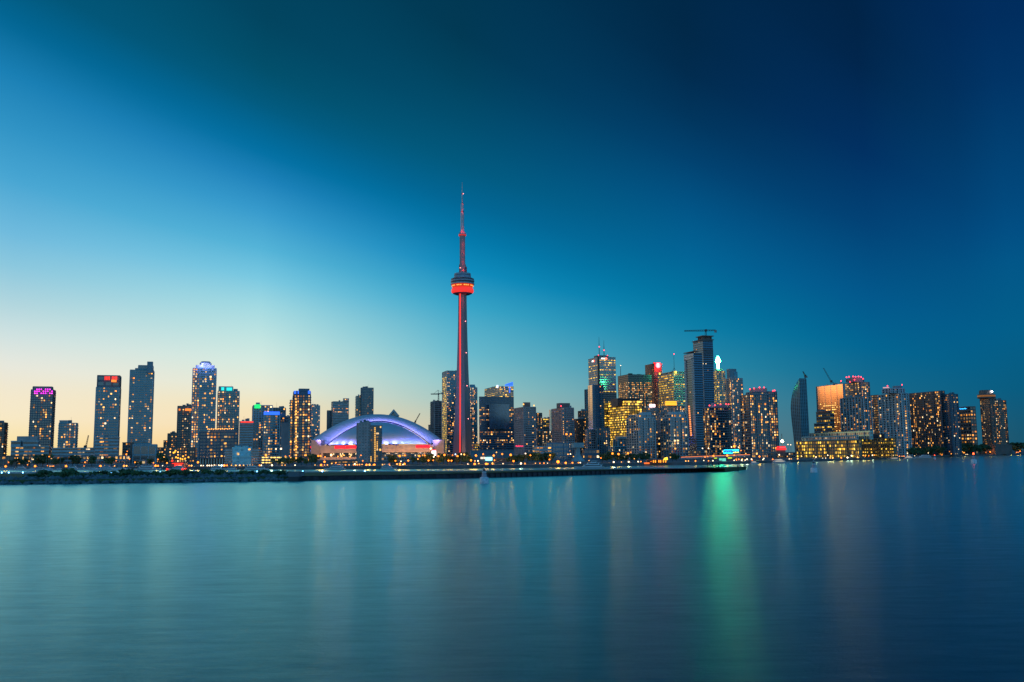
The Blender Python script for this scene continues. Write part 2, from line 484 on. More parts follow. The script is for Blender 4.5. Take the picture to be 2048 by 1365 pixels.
# far shore: pixel column and the row of its waterline in the photograph, as surveyed points on z = 0
SHORE = [(-260, 941), (0, 940.5), (300, 940), (600, 939.5), (820, 938.5), (960, 937.5), (1120, 935.5), (1300, 931.5), (1420, 930), (1500, 928), (1600, 924.5), (1700, 921.5), (1800, 918.2), (1900, 914), (2060, 910.3), (2300, 908)]
SH = [hit(x, y) for x, y in SHORE]
def shore_D(px):
    """distance of the quay edge along the view axis at a pixel column"""
    for (a, A), (b, B) in zip(zip(SHORE, SH), zip(SHORE[1:], SH[1:])):
        if a[0] <= px <= b[0]:
            t = (px - a[0]) / (b[0] - a[0]); return A.y + t * (B.y - A.y)
    return 900
m_asph = mat('asphalt', (.17, .17, .17), .9, var=.3)
m_conc = mat('pale concrete', (.34, .33, .31), .85, var=.2, scale=.3)
m_grassg = mat('mown grass', (.10, .14, .05), .95, var=.35, scale=.08)
pts = [(p.x, p.y) for p in SH] + [(26000, 6000), (26000, 44000), (-26000, 44000), (-26000, 600)]
ground = struct(sheet('ground', pts, GZ, m_asph, skirt=-1))
# promenade strip along the quay, a hand above the street
pp = [(p.x, p.y + .6) for p in SH[1:-2]]
prom = struct(sheet('waterfront_pavement', pp + [(x * 1.02, y + 14) for x, y in reversed(pp)], GZ + .12, m_conc, skirt=GZ - .2))
# park lawn on the shore below the tower
LAWN = [(700, 0), (790, 0), (880, 0), (960, 0), (1060, 0), (1110, 0)]
lp = [hit(x, 937.5) for x, _ in LAWN]
lawn = struct(sheet('park_lawn', [(at(x, 930, shore_D(x) + 15).x, shore_D(x) + 15) for x, _ in LAWN] + [(at(x, 930, shore_D(x) + 70).x, shore_D(x) + 70) for x, _ in reversed(LAWN)], GZ + .05, m_grassg, skirt=GZ - .1))

# airfield spit in front: front edge rows, back edge rows
ISL = [(-300, 972, 946.5), (0, 969.5, 944.5), (100, 968.5, 944), (300, 966, 943.5), (500, 963.3, 943), (590, 962, 943), (740, 959.5, 942.3), (940, 956.5, 941.5), (1100, 952.3, 938.5), (1280, 947.5, 936), (1400, 944, 936.6), (1450, 942, 937.5), (1486, 940.2, 939.0)]
IZ = 1.4
fr = [hit(x, a) for x, a, b in ISL]
bk = [hit(x, b, IZ) for x, a, b in ISL]
bk[-1] = fr[-1] + Vector((3, 6, 0))
isl = struct(sheet('airfield_ground', [(p.x, p.y) for p in fr] + [(p.x, p.y) for p in reversed(bk)], IZ, m_grassg, skirt=-1))
# paved runway: a pale strip near the back edge
def lerp(a, b, t): return a + (b - a) * t
m_run = mat('runway concrete', (.50, .52, .52), .6, var=.15, scale=.05)
r0 = [lerp(f, b, .72) for f, b in zip(fr[:9], bk[:9])]; r1 = [lerp(f, b, .96) for f, b in zip(fr[:9], bk[:9])]
r0 += [lerp(fr[9], bk[9], .5), lerp(fr[10], bk[10], .55)]; r1 += [lerp(fr[9], bk[9], .97), lerp(fr[10], bk[10], .95)]
run = struct(sheet('runway', [(p.x, p.y) for p in r0] + [(p.x, p.y) for p in reversed(r1)], IZ + .02, m_run))
# dashed centre line
m_paint = mat('white paint', (.8, .8, .78), .6, var=.08)
A = Acc()
for a0, a1, b0, b1 in zip(r0[:-1], r0[1:], r1[:-1], r1[1:]):
    for k in range(6):
        t0, t1 = k / 6, (k + .55) / 6
        c0 = lerp(lerp(a0, a1, t0), lerp(b0, b1, t0), .5); c1 = lerp(lerp(a0, a1, t1), lerp(b0, b1, t1), .5)
        A.add([[(c0.x, c0.y - .5, IZ + .024), (c1.x, c1.y - .5, IZ + .024), (c1.x, c1.y + .5, IZ + .024), (c0.x, c0.y + .5, IZ + .024)]])
o = A.build('runway_marking', m_paint, None); o.parent = run; o['kind'] = 'stuff'

# steel sheet-pile sea wall from the caisson to the tip
m_pile = mat('dark steel piling', (.055, .048, .062), .6, metal=.1, var=.4, scale=.5)
wr = thing('sea_wall', (fr[5].x, fr[5].y, 0), 'dark corrugated sheet pile sea wall edging the airfield', 'sea wall')
A = Acc(); cap = Acc()
for P, Q in zip(fr[5:-1], fr[6:]):
    L = (Q - P).length; n = max(1, int(L / 1.2)); u = (Q - P) / n; nn = Vector((u.y, -u.x, 0)).normalized()
    last = Q is fr[-1]
    for k in range(n):
        c = P + u * k
        dz = .05 if not last else .05 - 1.2 * k / n
        off = .05 + (.35 if k % 2 else 0)
        A.box((c.x + nn.x * .01, c.y + nn.y * .01, -1), tuple(u * .97), tuple(nn * off), (0, 0, IZ + dz + 1))
    if not last: cap.box((P.x - nn.x * .25, P.y - nn.y * .25, IZ + .06), tuple(Q - P), tuple(nn * .8), (0, 0, .1))
A.build('piles', m_pile, wr, stuff=True); cap.build('capping', mat('capping steel', (.06, .055, .05), .7), wr)

# concrete caisson where rock bank and steel wall meet
cA, cB = hit(577, 962.8), hit(600, 962.3)
cw = thing('concrete_caisson', (cA.x, cA.y, 0), 'grey concrete block at the end of the rock bank', 'concrete block')
A = Acc(); A.box((cA.x, cA.y - .6, -1), (cB.x - cA.x, 0, 0), (0, 9, 0), (0, 0, 2.45)); A.build('base', mat('wet concrete', (.05, .055, .06), .5), cw)
A = Acc(); A.box((cA.x, cA.y - .5, 1.453), (cB.x - cA.x, 0, 0), (0, 8.8, 0), (0, 0, 1.45)); A.build('block', mat('caisson concrete', (.20, .22, .24), .8), cw)
A = Acc(); A.box((cA.x - .12, cA.y - .62, 2.906), (cB.x - cA.x + .24, 0, 0), (0, 9.04, 0), (0, 0, .14)); A.build('cap', m_conc, cw)

# rock bank at left: boulders too many to count, one mass
def rocks(name, spots, m, parent=None):
    vs, fs = [], []
    ico = [(0, 0, 1), (.9, 0, .2), (.28, .85, .25), (-.72, .53, .2), (-.72, -.53, .15), (.28, -.85, .2), (0, 0, -.6)]
    tri = [(0, 1, 2), (0, 2, 3), (0, 3, 4), (0, 4, 5), (0, 5, 1), (6, 2, 1), (6, 3, 2), (6, 4, 3), (6, 5, 4), (6, 1, 5)]
    for (x, y, z, s) in spots:
        b = len(vs); a = random.random() * 6.28; ca, sa = math.cos(a), math.sin(a)
        for (i, j, k) in ico:
            f = s * (.7 + .6 * random.random())
            vs.append((x + (i * ca - j * sa) * f, y + (i * sa + j * ca) * f, z + k * f * .8))
        fs += [(p + b, q + b, r + b) for p, q, r in tri]
    me = bpy.data.meshes.new(name); me.from_pydata(vs, [], fs); me.update(); me.materials.append(m)
    o = bpy.data.objects.new(name, me); col.objects.link(o); o.parent = parent
    o['kind'] = 'stuff'
    return o
sp = []
for P, Q in zip(fr[:5], fr[1:6]):
    L = (Q - P).length
    for k in range(int(L * 11)):
        t = random.random(); d = random.random()
        c = P.lerp(Q, t)
        sp.append((c.x + random.uniform(-.5, .5), c.y - 2.6 + d * 8.0, -.2 + d * 2.25, random.uniform(.4, 1.25)))
rb = rocks('rock_bank', sp, mat('wet boulders', (.15, .175, .18), .7, var=.5, scale=.4))
tag(rb, 'dark boulders heaped along the airfield water edge at left', 'rocks')

# ------------------------------------------------------------------ foliage
def leaf_mat(name, c):
    if name in MATS: return MATS[name]
    m, n, l, p = new_mat(name)
    t = n.new('ShaderNodeTexCoord'); nz = n.new('ShaderNodeTexNoise'); nz.inputs['Scale'].default_value = .5; nz.inputs['Detail'].default_value = 3
    l.new(t.outputs['Object'], nz.inputs['Vector'])
    oi = n.new('ShaderNodeObjectInfo')
    ad = n.new('ShaderNodeMath'); ad.operation = 'ADD'; l.new(nz.outputs[0], ad.inputs[0]); l.new(oi.outputs['Random'], ad.inputs[1])
    mr = n.new('ShaderNodeMapRange'); mr.inputs[1].default_value = .3; mr.inputs[2].default_value = 1.7; mr.inputs[3].default_value = .55; mr.inputs[4].default_value = 1.5
    l.new(ad.outputs[0], mr.inputs[0])
    v = n.new('ShaderNodeVectorMath'); v.operation = 'SCALE'; v.inputs[0].default_value = c
    l.new(mr.outputs[0], v.inputs['Scale']); l.new(v.outputs[0], p.inputs['Base Color'])
    p.inputs['Roughness'].default_value = .75
    MATS[name] = m
    return m
def crown_mesh(name, seed, n, rx, rz, zc, leaf, m, lobes=9):
    g = np.random.default_rng(seed)
    cs = []
    for k in range(lobes):
        a = g.random() * 6.28; rr = rx * (.25 + .5 * g.random()); zz = zc + rz * (g.random() * 1.5 - .75)
        cs.append((rr * math.cos(a) * (1 - .35 * abs(zz - zc) / rz), rr * math.sin(a), zz, rx * (.32 + .25 * g.random())))
    q = []
    for k in range(n):
        cx, cy_, cz, cr = cs[g.integers(0, lobes)]
        d = g.normal(size=3); d /= np.linalg.norm(d)
        p = np.array((cx, cy_, cz)) + d * cr * (.55 + .5 * g.random()) * np.array((1, 1, .8))
        a = g.normal(size=3); a /= np.linalg.norm(a); b = np.cross(a, d); b /= np.linalg.norm(b) + 1e-6
        s = leaf * (.6 + .8 * g.random())
        q.append([p - a * s, p - b * s * .6, p + a * s, p + b * s * .6])
    q = np.array(q)
    me = bpy.data.meshes.new(name)
    nq = len(q)
    me.vertices.add(nq * 4); me.vertices.foreach_set('co', q.reshape(-1))
    me.loops.add(nq * 4); me.loops.foreach_set('vertex_index', np.arange(nq * 4, dtype=np.int32))
    me.polygons.add(nq); me.polygons.foreach_set('loop_start', np.arange(0, nq * 4, 4, dtype=np.int32))
    me.update(calc_edges=True); me.materials.append(m)
    return me
m_bark = mat('bark', (.06, .045, .035), .9, var=.3, scale=2)
def trunk_mesh(name, h, r):
    A = Acc()
    A.bar((0, 0, 0), (.1, 0, h), r, 6, r * .6)
    for k in range(4):
        a = k * 1.6 + .3
        A.bar((.08, 0, h * (.72 + .07 * k)), (math.cos(a) * h * .45, math.sin(a) * h * .45, h * 1.35), r * .45, 5, r * .15)
    o = A.build(name, m_bark)
    me = o.data; bpy.data.objects.remove(o)
    return me
LEAF = [leaf_mat('dark leaves', (.075, .15, .06)), leaf_mat('green leaves', (.13, .21, .07)), leaf_mat('lamplit leaves', (.26, .27, .06))]  # third tone holds lamplight on some crowns as yellow-green colour
CROWN = {(k, s): crown_mesh('crown', 20 + s, 1100, 4.6, 4.2, 7.0, .55, LEAF[k]) for k in range(3) for s in range(3)}
TRUNK = trunk_mesh('trunk', 4.2, .28)
def tree(px, D, hgt, kind, label, group, wide=1.0):
    """hgt = height of the tree in metres"""
    p = at(px, hz(px), D)
    s = hgt / 11.5
    t = thing('tree', (p.x, p.y, GZ), label, 'tree', group)
    t.rotation_euler.z = random.random() * 6.28
    for nm, me in (('trunk', TRUNK), ('crown', CROWN[(kind, random.randrange(3))])):
        o = bpy.data.objects.new(nm, me); col.objects.link(o); o.parent = t
    t.scale = (s * wide, s * wide, s)
    return t
SHRUB = [crown_mesh('foliage', 50 + s, 420, 1.6, 1.0, .9, .28, LEAF[s % 2], 7) for s in range(3)]
ORD = ['first', 'second', 'third', 'fourth', 'fifth', 'sixth', 'seventh', 'eighth', 'ninth', 'tenth', 'eleventh', 'twelfth', 'thirteenth', 'fourteenth', 'fifteenth', 'sixteenth', 'seventeenth', 'eighteenth', 'nineteenth', 'twentieth'] + ['%s from last' % w for w in ('fifth', 'fourth', 'third', 'second')]
B9 = ORD[:9]
ORD = [w for w in ORD if 'last' not in w]
for tens, tenth in (('twenty', 'thirtieth'), ('thirty', 'fortieth'), ('forty', 'fiftieth'), ('fifty', 'sixtieth'), ('sixty', 'seventieth')):
    ORD += [tens + '-' + w for w in B9] + [tenth]
ORD = [w for w in ORD if 'last' not in w]
def ordinal(i): return ORD[i]

# ------------------------------------------------------------------ building materials
M = dict(
    teal=mat('teal grey cladding', (.17, .43, .49), .6), slate=mat('slate cladding', (.15, .215, .24), .65),
    conc=mat('warm concrete', (0.525, 0.438, 0.411), .85), brown=mat('brown cladding', (0.250, 0.177, 0.151), .8),
    white=mat('white precast', (.46, .55, .57), .7), beige=mat('beige stone', (0.720, 0.630, 0.490), .8),
    black=mat('black steel', (0.03, 0.032, 0.045), .5), red=mat('red granite', (0.595, 0.175, 0.105), .55),
    navy=mat('navy cladding', (.08, .145, .20), .5), pink=mat('pinkish precast', (0.491, 0.369, 0.355), .8),
    grey=mat('grey panel', (.25, .33, .355), .7), steel=mat('pale steel', (.38, .47, .50), .45, metal=.3),
    khaki=mat('khaki stone', (.20, .19, .13), .8), bluev=mat('bright blue curtain wall', (.20, .56, .70), .32, metal=.7, var=.12, scale=.1), brick=mat('dark brick', (0.228, 0.123, 0.096), .9), olive=mat('bronze cladding', (0.210, 0.175, 0.088), .6),
    gold=mat('sunset gold mirror cladding', (.92, .44, .20), .16, metal=1.0, var=.06, scale=.08),
    goldp=mat('pale gold cladding', (.90, .66, .44), .22, metal=.85, var=.08, scale=.08),
    bluem=mat('blue mirror cladding', (.045, .14, .25), .15, metal=.8, var=.1, scale=.08),
    tealm=mat('teal mirror cladding', (.16, .36, .40), .2, metal=.7, var=.1, scale=.08),
)
G = dict(t=glass('teal glass', (.020, .065, .085)), d=glass('dark glass', (.010, .020, .030), .14, 1.9), b=glass('blue glass', (.018, .075, .13)),
         v=glass('bright blue glass', (.15, .48, .62), .32, 1.8, .7), r=glass('rough navy glass', (.012, .05, .085), .32, 2.2),
         m=glass('matt dark glass', (.012, .022, .035), .35, 1.5),
         n=glass('navy glass', (.010, .040, .075), .14, 2.0), g=glass('gold glass', (.55, .33, .18), .12, 1.6, .8), w=glass('pale glass', (.10, .15, .17)))
GRP = 'buildings of the city skyline'
def bld(name, label, D, xl, xr, yt, style, wall, gl, xs=None, q=.8, yaw=YAW, left=None, crowns=(), seed=None, cat='building', z0=GZ, roof=None, **over):
    C, ul, ur, a, b = footprint(xl, xs, xr, yt, D, yaw, q)
    root = thing(name, (C.x, C.y, z0), label, cat, GRP)
    sd = seed if seed is not None else int(xl * 3 + yt)
    volume(root, C, ul, ur, a, b, z0, C.z - .9, style, M[wall], G[gl], left=left, seed=sd, over=over, roof=roof)
    top = C.z
    rp = random.Random(sd); roof_o = [o for o in root.children if o.name.startswith('roof')][0]
    if b > 12 and a > 8 and style != 'blank' and yt < 880:      # plant rooms, ducts and a whip aerial on the roof
        for k in range(rp.randint(2, 4)):
            u, v = rp.uniform(.08, .75), rp.uniform(.1, .7)
            P = Vector((C.x, C.y, top + .006)) + ur * (b * u) + ul * (a * v)
            A = Acc(); A.box(P, tuple(ur * min(b * .2, rp.uniform(2.5, 8))), tuple(ul * min(a * .2, rp.uniform(2.5, 6))), (0, 0, rp.uniform(1.2, 3.6))); A.build('roof_plant', M[rp.choice(['grey', 'slate', 'conc'])], roof_o)
        P = Vector((C.x, C.y, top)) + ur * (b * rp.uniform(.3, .7)) + ul * (a * .4)
        A = Acc(); A.bar(P, P + Vector((0, 0, rp.uniform(4, 9))), .14, 4, .06); A.build('aerial', M['black'], roof_o)
    for k, c in enumerate(crowns):
        c = dict(c)
        x0, x1, y1 = c.pop('x'); nm = c.pop('n', 'penthouse')
        dd = c.pop('dd', 2.5); z_0 = c.pop('z0', top + .004)
        if 'm' in c:       # plain lit or solid block
            m = c.pop('m')
            C2, l2, r2, a2, b2 = footprint(x0, c.pop('xs', None), x1, y1, D + dd, yaw, c.pop('q', .7))
            A = Acc(); A.box((C2.x, C2.y, z_0), tuple(r2 * b2), tuple(l2 * a2), (0, 0, max(.4, C2.z - z_0))); A.build(nm, m, root)
        else:
            C2, l2, r2, a2, b2 = footprint(x0, c.pop('xs', None), x1, y1, D + dd, yaw, c.pop('q', .7))
            before = set(root.children)
            volume(root, C2, l2, r2, a2, b2, z_0, C2.z - .9, c.pop('style', style), M[c.pop('wall', wall)], G[c.pop('gl', gl)], name=nm, seed=sd + 9 + k, over=c)
    root['D'] = D
    return root, C, ul, ur, a, b
def lamp_balls(root, name, pts, r, m, own=True):
    """each lamp its own part"""
    for p in pts:
        A = Acc(); A.ball((0, 0, 0), r, 8)
        o = A.build(name, m); o.parent = root
        o.location = p - WL(root)
m_redl = glow('red beacon light', (1, .04, .06), 5)
m_whitel = glow('white lamp light', (1, .72, .40), 4.5)
m_orl = glow('sodium lamp light', (1, .22, .015), 4.2)
m_orl2 = glow('warm lamp light', (1, .40, .07), 3.2)
def sign(root, text, px, py, D, hpx, m, name='sign_letters', yaw=None, dx=0):
    """raised letters, hpx pixels high in the photograph"""
    cu = bpy.data.curves.new(name, 'FONT'); cu.body = text; cu.align_x = 'CENTER'; cu.align_y = 'CENTER'
    cu.size = hpx * D / FPX * 1.4; cu.extrude = .15
    cu.materials.append(m)
    o = bpy.data.objects.new(name, cu); col.objects.link(o); o.parent = root
    me = bpy.data.meshes.new_from_object(o)          # plain mesh letters
    bpy.data.objects.remove(o); bpy.data.curves.remove(cu)
    if not me.materials: me.materials.append(m)
    o = bpy.data.objects.new(name, me); col.objects.link(o); o.parent = root
    p = at(px, py, D)
    o.location = p - WL(root)
    o.rotation_euler = (R(90), 0, R(yaw if yaw is not None else 0))
    return o
def panel(root, name, x0, x1, y0, y1, D, m, yaw=0, th=.3):
    """flat upright panel between pixel columns and rows at a distance"""
    a, b = at(x0, y1, D), at(x1, y1, D); t = at((x0 + x1) / 2, y0, D)
    A = Acc()
    u = (b - a); L = u.length; u = Vector((math.cos(R(yaw)), math.sin(R(yaw)), 0)) * L
    n = Vector((-u.y, u.x, 0)).normalized() * th
    A.box(a, u, n, (0, 0, t.z - a.z)); return A.build(name, m, root)

res = dict(lit=.16); 
lav = glow('lavender crown light', (.36, .34, .95), .85); cyan = glow('cyan crown light', (.03, .80, .75), 1.3)
mag = glow('magenta crown light', (1, .02, .85), 3.0); blu = glow('blue crown light', (.03, .14, 1), 1.6)
grn = glow('green crown light', (.02, .85, .18), 1.3); orc = glow('orange crown light', (1, .22, .03), 1.6); redc = glow('red crown light', (1, .05, .03), 1.5)

# ---- left part of the skyline
bld('condo_tower', 'brown apartment tower cut off by the left edge', 1250, -30, 16, 845, 'balc', 'brown', 'd', lit=.15)
r, C, ul, ur, a, b = bld('condo_tower', 'grey tower with magenta lit roof crown at far left', 1200, 62.5, 112, 779, 'balc', 'slate', 't', lit=.14, slab=.7, crowns=[dict(x=(66, 106.5, 773), style='res', lit=0, q=.5, dd=1)])
for k in range(9):
    for j in range(3):
        if (k * 7 + j * 3) % 4: 
            x = 68.5 + k * 4.3; y = 778 + j * 4
            panel(r, 'crown_lamp', x, x + 2.0, y, y + 2.0, 1198.2, mag, YAW, .2)
bld('condo_block', 'mid-height glass block beside the magenta crowned tower', 1150, 118, 156.5, 846, 'balc', 'teal', 't', lit=.2, slab=.8, crowns=[dict(x=(119, 138, 841), style='curt', lit=0)])
bld('condo_tower', 'dark glass tower with red lit openings under its roof', 1200, 192.5, 242.5, 774, 'curt', 'teal', 't', lit=.10, bay=2.8, crowns=[dict(x=(195, 243, 750.5), style='res', wall='slate', lit=0, dd=.5, q=.8, fh=8, bay=8)])
r = [o for o in bpy.data.objects if o.get('label', '').startswith('dark glass tower with red')][0]
for k in range(9):
    if k in (4,): continue
    panel(r, 'crown_lamp', 209 + k * 2.9, 210.7 + k * 2.9, 753, 760.5, 1199.4, redc, YAW, .25)
panel(r, 'crown_lamp', 222.5, 232, 759.8, 764.5, 1198.6, orc, YAW, .25)
bld('condo_tower', 'tall stepped teal tower with grey roof box at left', 1200, 260.5, 309, 739.5, 'curt', 'teal', 't', lit=.13, fh=3.0, crowns=[dict(x=(277, 307, 730.5), style='curt', lit=0), dict(x=(294.5, 306.5, 723.5), m=M['grey'], z0=zat(300, 746, 1200), dd=-1)])
bld('glass_pavilion', 'low teal glass box with white frame below the stepped tower', 1000, 266, 315, 889, 'curt', 'white', 't', lit=.0, fh=9, bay=9, mx=.05, mb=.04, mt=.12, full=())
bld('terraced_block', 'low terraced white banded block at far left', 950, 22, 108, 893, 'strip', 'steel', 'd', lit=.2, mode='col', mb=.5, fh=3.4, crowns=[dict(x=(22, 44, 882), style='strip', fh=3.4), dict(x=(34, 80, 873), m=M['conc'], dd=8), dict(x=(46, 80, 882), style='strip', fh=3.4, dd=1)])
bld('terraced_block', 'long low white banded block between two left towers', 955, 104, 197, 896, 'strip', 'steel', 'd', lit=.16, mode='col', mb=.5, fh=3.3)
bld('podium_block', 'pale blue podium under the red lit tower', 960, 190, 240, 874, 'strip', 'steel', 'd', lit=.22, mode='col', mb=.5, fh=3.4)
bld('brick_block', 'small brown block left of the teal glass box', 1050, 245, 268, 885, 'res', 'brown', 'd', lit=.12)
bld('brick_block', 'tiny brown tower in the gap of orange sky', 1500, 327, 335, 881, 'res', 'brown', 'd', lit=.2)
bld('brick_block', 'small brown block left of the orange topped tower', 1450, 335.5, 358, 867, 'res', 'brown', 'd', lit=.2, crowns=[dict(x=(341, 352, 865), m=M['brown'])])
bld('lowrise_block', 'low dim apartment block above the red lit terrace', 1100, 312, 392, 895, 'res', 'brown', 'd', lit=.3, fh=3.3)
r = bld('condo_tower', 'grey tower with orange lit top floor', 1250, 355.5, 388, 812, 'res', 'slate', 'd', lit=.16)[0]
panel(r, 'crown_lamp', 370, 385.5, 817.5, 822, 1248, orc, YAW, .3); panel(r, 'crown_lamp', 357.5, 360.5, 818, 821.5, 1248, orc, YAW, .3)
r, C, ul, ur, a, b = bld('condo_tower', 'tall tower with lavender lit barrel crown', 1200, 386, 433, 736, 'balc', 'teal', 't', lit=.30, slab=.5, hi=1, crowns=[dict(x=(391.5, 429.5, 730.5), m=M['white'], n='crown_band', q=.6)])
A = Acc(); p = at(411, 735, 1212); z = lambda y: zat(411, y, 1212) - p.z
A.lathe((p.x, p.y, p.z - 3), [(7.0 * .63, 0), (7.4 * .63, 4), (11.4 * .63, 6.2), (11.6 * .63, 8), (8 * .63, z(723.6) + 3), (.1, z(723) + 3)], 20); A.build('crown_dome', M['white'], r, smooth=True, merge=True)
for x, y, D_, e in ((397, 733.5, 1196, 900), (411, 733.8, 1196, 1500), (425, 733.5, 1196, 900), (403, 729.5, 1203, 900), (419, 729.5, 1203, 900)):
    P = at(x, y, D_); A = Acc(); A.ball((P.x, P.y, P.z - .6), .35, 6); A.build('crown_lamp', lav, r)
    l_ = bpy.data.lights.new('crown_floodlight', 'POINT'); l_.energy = e * 2.2; l_.color = (.36, .34, 1); l_.shadow_soft_size = 1.5
    o_ = bpy.data.objects.new('crown_floodlight', l_); col.objects.link(o_); o_.parent = r; o_.location = P - WL(r)
r = bld('condo_tower', 'tower with two cyan lights under its roof', 1250, 436, 479, 782, 'balc', 'teal', 't', lit=.26, slab=.5, crowns=[dict(x=(438, 466, 773), style='res', wall='tealm', lit=0, fh=10, bay=10)])[0]
panel(r, 'crown_lamp', 442.5, 448, 775, 781, 1250, cyan, YAW, .3); panel(r, 'crown_lamp', 453, 463.5, 775.5, 781.5, 1250, cyan, YAW, .3)
r = bld('hotel_block', 'banded block with red lit cornice behind the glass midrise', 1150, 479.5, 506.5, 842.5, 'strip', 'steel', 'd', lit=.08, fh=3.0)[0]
panel(r, 'cornice_lamp', 481, 506, 843.2, 845.6, 1148, redc, YAW, .3)
bld('condo_tower', 'pale tower with green lit corner top', 1220, 505.5, 545, 810.5, 'rib', 'white', 'd', lit=.22, crowns=[dict(x=(509, 521, 809.2), m=grn, dd=-1.0, n='crown_lamp', z0=zat(515, 817, 1219), q=.2)])
bld('condo_tower', 'pale stepped tower behind the green topped one', 1240, 545, 571, 815.5, 'rib', 'grey', 'd', lit=.2)
bld('condo_tower', 'tower with blue lit top band', 1180, 526, 560, 830, 'curt', 'teal', 't', lit=.24, crowns=[dict(x=(527.5, 559.5, 823.5), m=blu, n='crown_band', q=.7, dd=.4)])
bld('condo_tower', 'grey shoulder block right of the blue banded tower', 1200, 559, 583, 834, 'res', 'slate', 'd', lit=.22, crowns=[dict(x=(559, 571, 827), m=M['slate'])])
bld('concrete_slab_block', 'blank pinkish concrete wall block beside the yellow lit tower', 1090, 562, 583, 846, 'blank', 'pink', 'd', q=.4)
r, C, ul, ur, a, b = bld('condo_tower', 'rounded tower with vertical lines of yellow lights and blue crown', 1050, 586, 621.5, 789, 'balc', 'navy', 'n', lit=.36, slab=.8, crowns=[dict(x=(587, 621, 782), style='curt', lit=0, wall='navy'), dict(x=(597, 619, 777.5), m=M['slate'], dd=4)])
for x0, x1 in ((588, 592), (595.5, 597.5), (616, 620.5)): panel(r, 'crown_lamp', x0, x1, 782, 788, 1049, blu, YAW, .3)
for k in range(22):
    y = 797 + k * 5.9
    panel(r, 'stair_lamp', 591.2, 593.0, y, y + 3.6, 1047.2, m_orl2 if k % 3 else glow('stair light', (1, .50, .10), 1.25, False), YAW, .2)
bld('condo_tower', 'lower wing hugging the left of the yellow lit tower', 1060, 580, 590, 800, 'balc', 'teal', 't', lit=.35, slab=.9, q=1.6)
bld('condo_tower', 'dark teal tower just right of the yellow lit tower', 2060, 619, 640, 811, 'curt', 'teal', 't', lit=.14, crowns=[dict(x=(624, 632, 809.5), m=M['slate'])])
bld('condo_tower', 'slim dark slab left of the banded stadium tower', 2120, 654, 665, 821, 'res', 'slate', 'd', lit=.04)
r = bld('condo_tower', 'banded tower with orange lit roof box behind the stadium', 2100, 662.5, 698, 803, 'strip', 'steel', 'd', lit=.10, fh=3.6, crowns=[dict(x=(686, 698, 797), style='res', lit=.9, fh=5, bay=3, pow=1.3)])[0]
bld('condo_tower', 'pale balconied wing of the tall tower behind the stadium', 2105, 711.5, 724, 792, 'balc', 'beige', 'd', lit=.08, fh=3.6, slab=1.6)
bld('condo_tower', 'tall grey tower with punched windows behind the stadium roof', 2100, 721.5, 747, 775.5, 'res', 'slate', 't', lit=.03, fh=3.6, xs=723)
# ---- front row at left
r, C, ul, ur, a, b = bld('condo_block', 'dark curved condominium with row of roof lights', 850, 399, 476, 864, 'curt', 'navy', 'n', lit=.22, fh=3.0, z0=zat(430, 917.5, 850), q=.5, rib=(.4, .8, 6), slabmat=M['grey'], crowns=[dict(x=(420, 474, 858.5), m=M['slate'], dd=4)])
pz = zat(430, 917.5, 850)
for k in range(14):
    c = Vector((C.x, C.y, GZ)) + ur * (b * (k + .5) / 14)
    A = Acc(); A.cbox((c.x, c.y + .6, GZ), .9, .9, pz - GZ - .01, R(YAW)); A.build('column', M['beige'], r)
A = Acc(); o_ = Vector((C.x, C.y, GZ)) + ul * 3; A.box(o_, tuple(ur * b), tuple(ul * (a - 3)), (0, 0, pz - GZ - .01)); A.build('ground_floor', M['brown'], r)
lamp_balls(r, 'roof_lamp', [at(416 + k * 3.6, 858.5 + (k % 2) * .6 - k * .06, 852) for k in range(15)], .45, m_orl2)
r = bld('glass_midrise', 'blue glass midrise with white curved balconies on the quay', 750, 465, 503, 895, 'curt', 'bluev', 'v', lit=.05, fh=3.2, q=.5, crowns=[dict(x=(467, 500, 889.5), style='curt', wall='slate', lit=0, dd=6)])[0]
for k in range(6):
    y0 = 900 + k * 5.0
    for (x0, x1, bow) in ((449, 466, 1), (502.5, 518, 0)):
        P, Q = at(x0, y0, 752), at(x1, y0, 750)
        A = Acc(); A.box((P.x, P.y - .8, P.z - .9), (Q.x - P.x, Q.y - P.y, 0), (0, 9, 0), (0, 0, .8)); A.build('balcony_slab', M['white'], r)
for (x0, x1) in ((450, 465.5), (503, 517.5)):
    P, Q = at(x0, 898, 754), at(x1, 898, 753)
    A = Acc(); A.box((P.x, P.y, GZ), (Q.x - P.x, Q.y - P.y, 0), (0, 7, 0), (0, 0, P.z - GZ)); A.build('balcony_wing', glass('balcony glass', (.03, .06, .08)), r)
# lit parking decks
r = thing('parking_structure', (at(548, 930, 900).x, 900, GZ), 'open parking decks glowing yellow beside the blue midrise', 'car park')
pk = glow('car park ceiling light', (1, .62, .14), 2.6, False)
for k in range(4):
    P, Q = at(521 + k * .5, 929 - k * 5.2, 900), at(576 - k * 1.5, 929 - k * 5.2, 905)
    A = Acc(); A.box(P, Q - P, (0, 22, 0), (0, 0, .9)); A.build('deck', M['conc'], r)
    if k < 3:
        for j in range(9):
            if (j + k) % 5 == 4: continue
            c = P.lerp(Q, (j + .5) / 9)
            A = Acc(); A.cbox((c.x, c.y + 3, c.z + 1.0), 2.3, .3, .95); A.build('deck_lamp', pk, r)
for j in range(8):
    c = at(521, 929, 900).lerp(at(576, 929, 905), j / 7)
    A = Acc(); A.cbox((c.x, c.y + 1.4, GZ), .6, .6, at(521, 913, 900).z - GZ, 0); A.build('column', M['conc'], r)
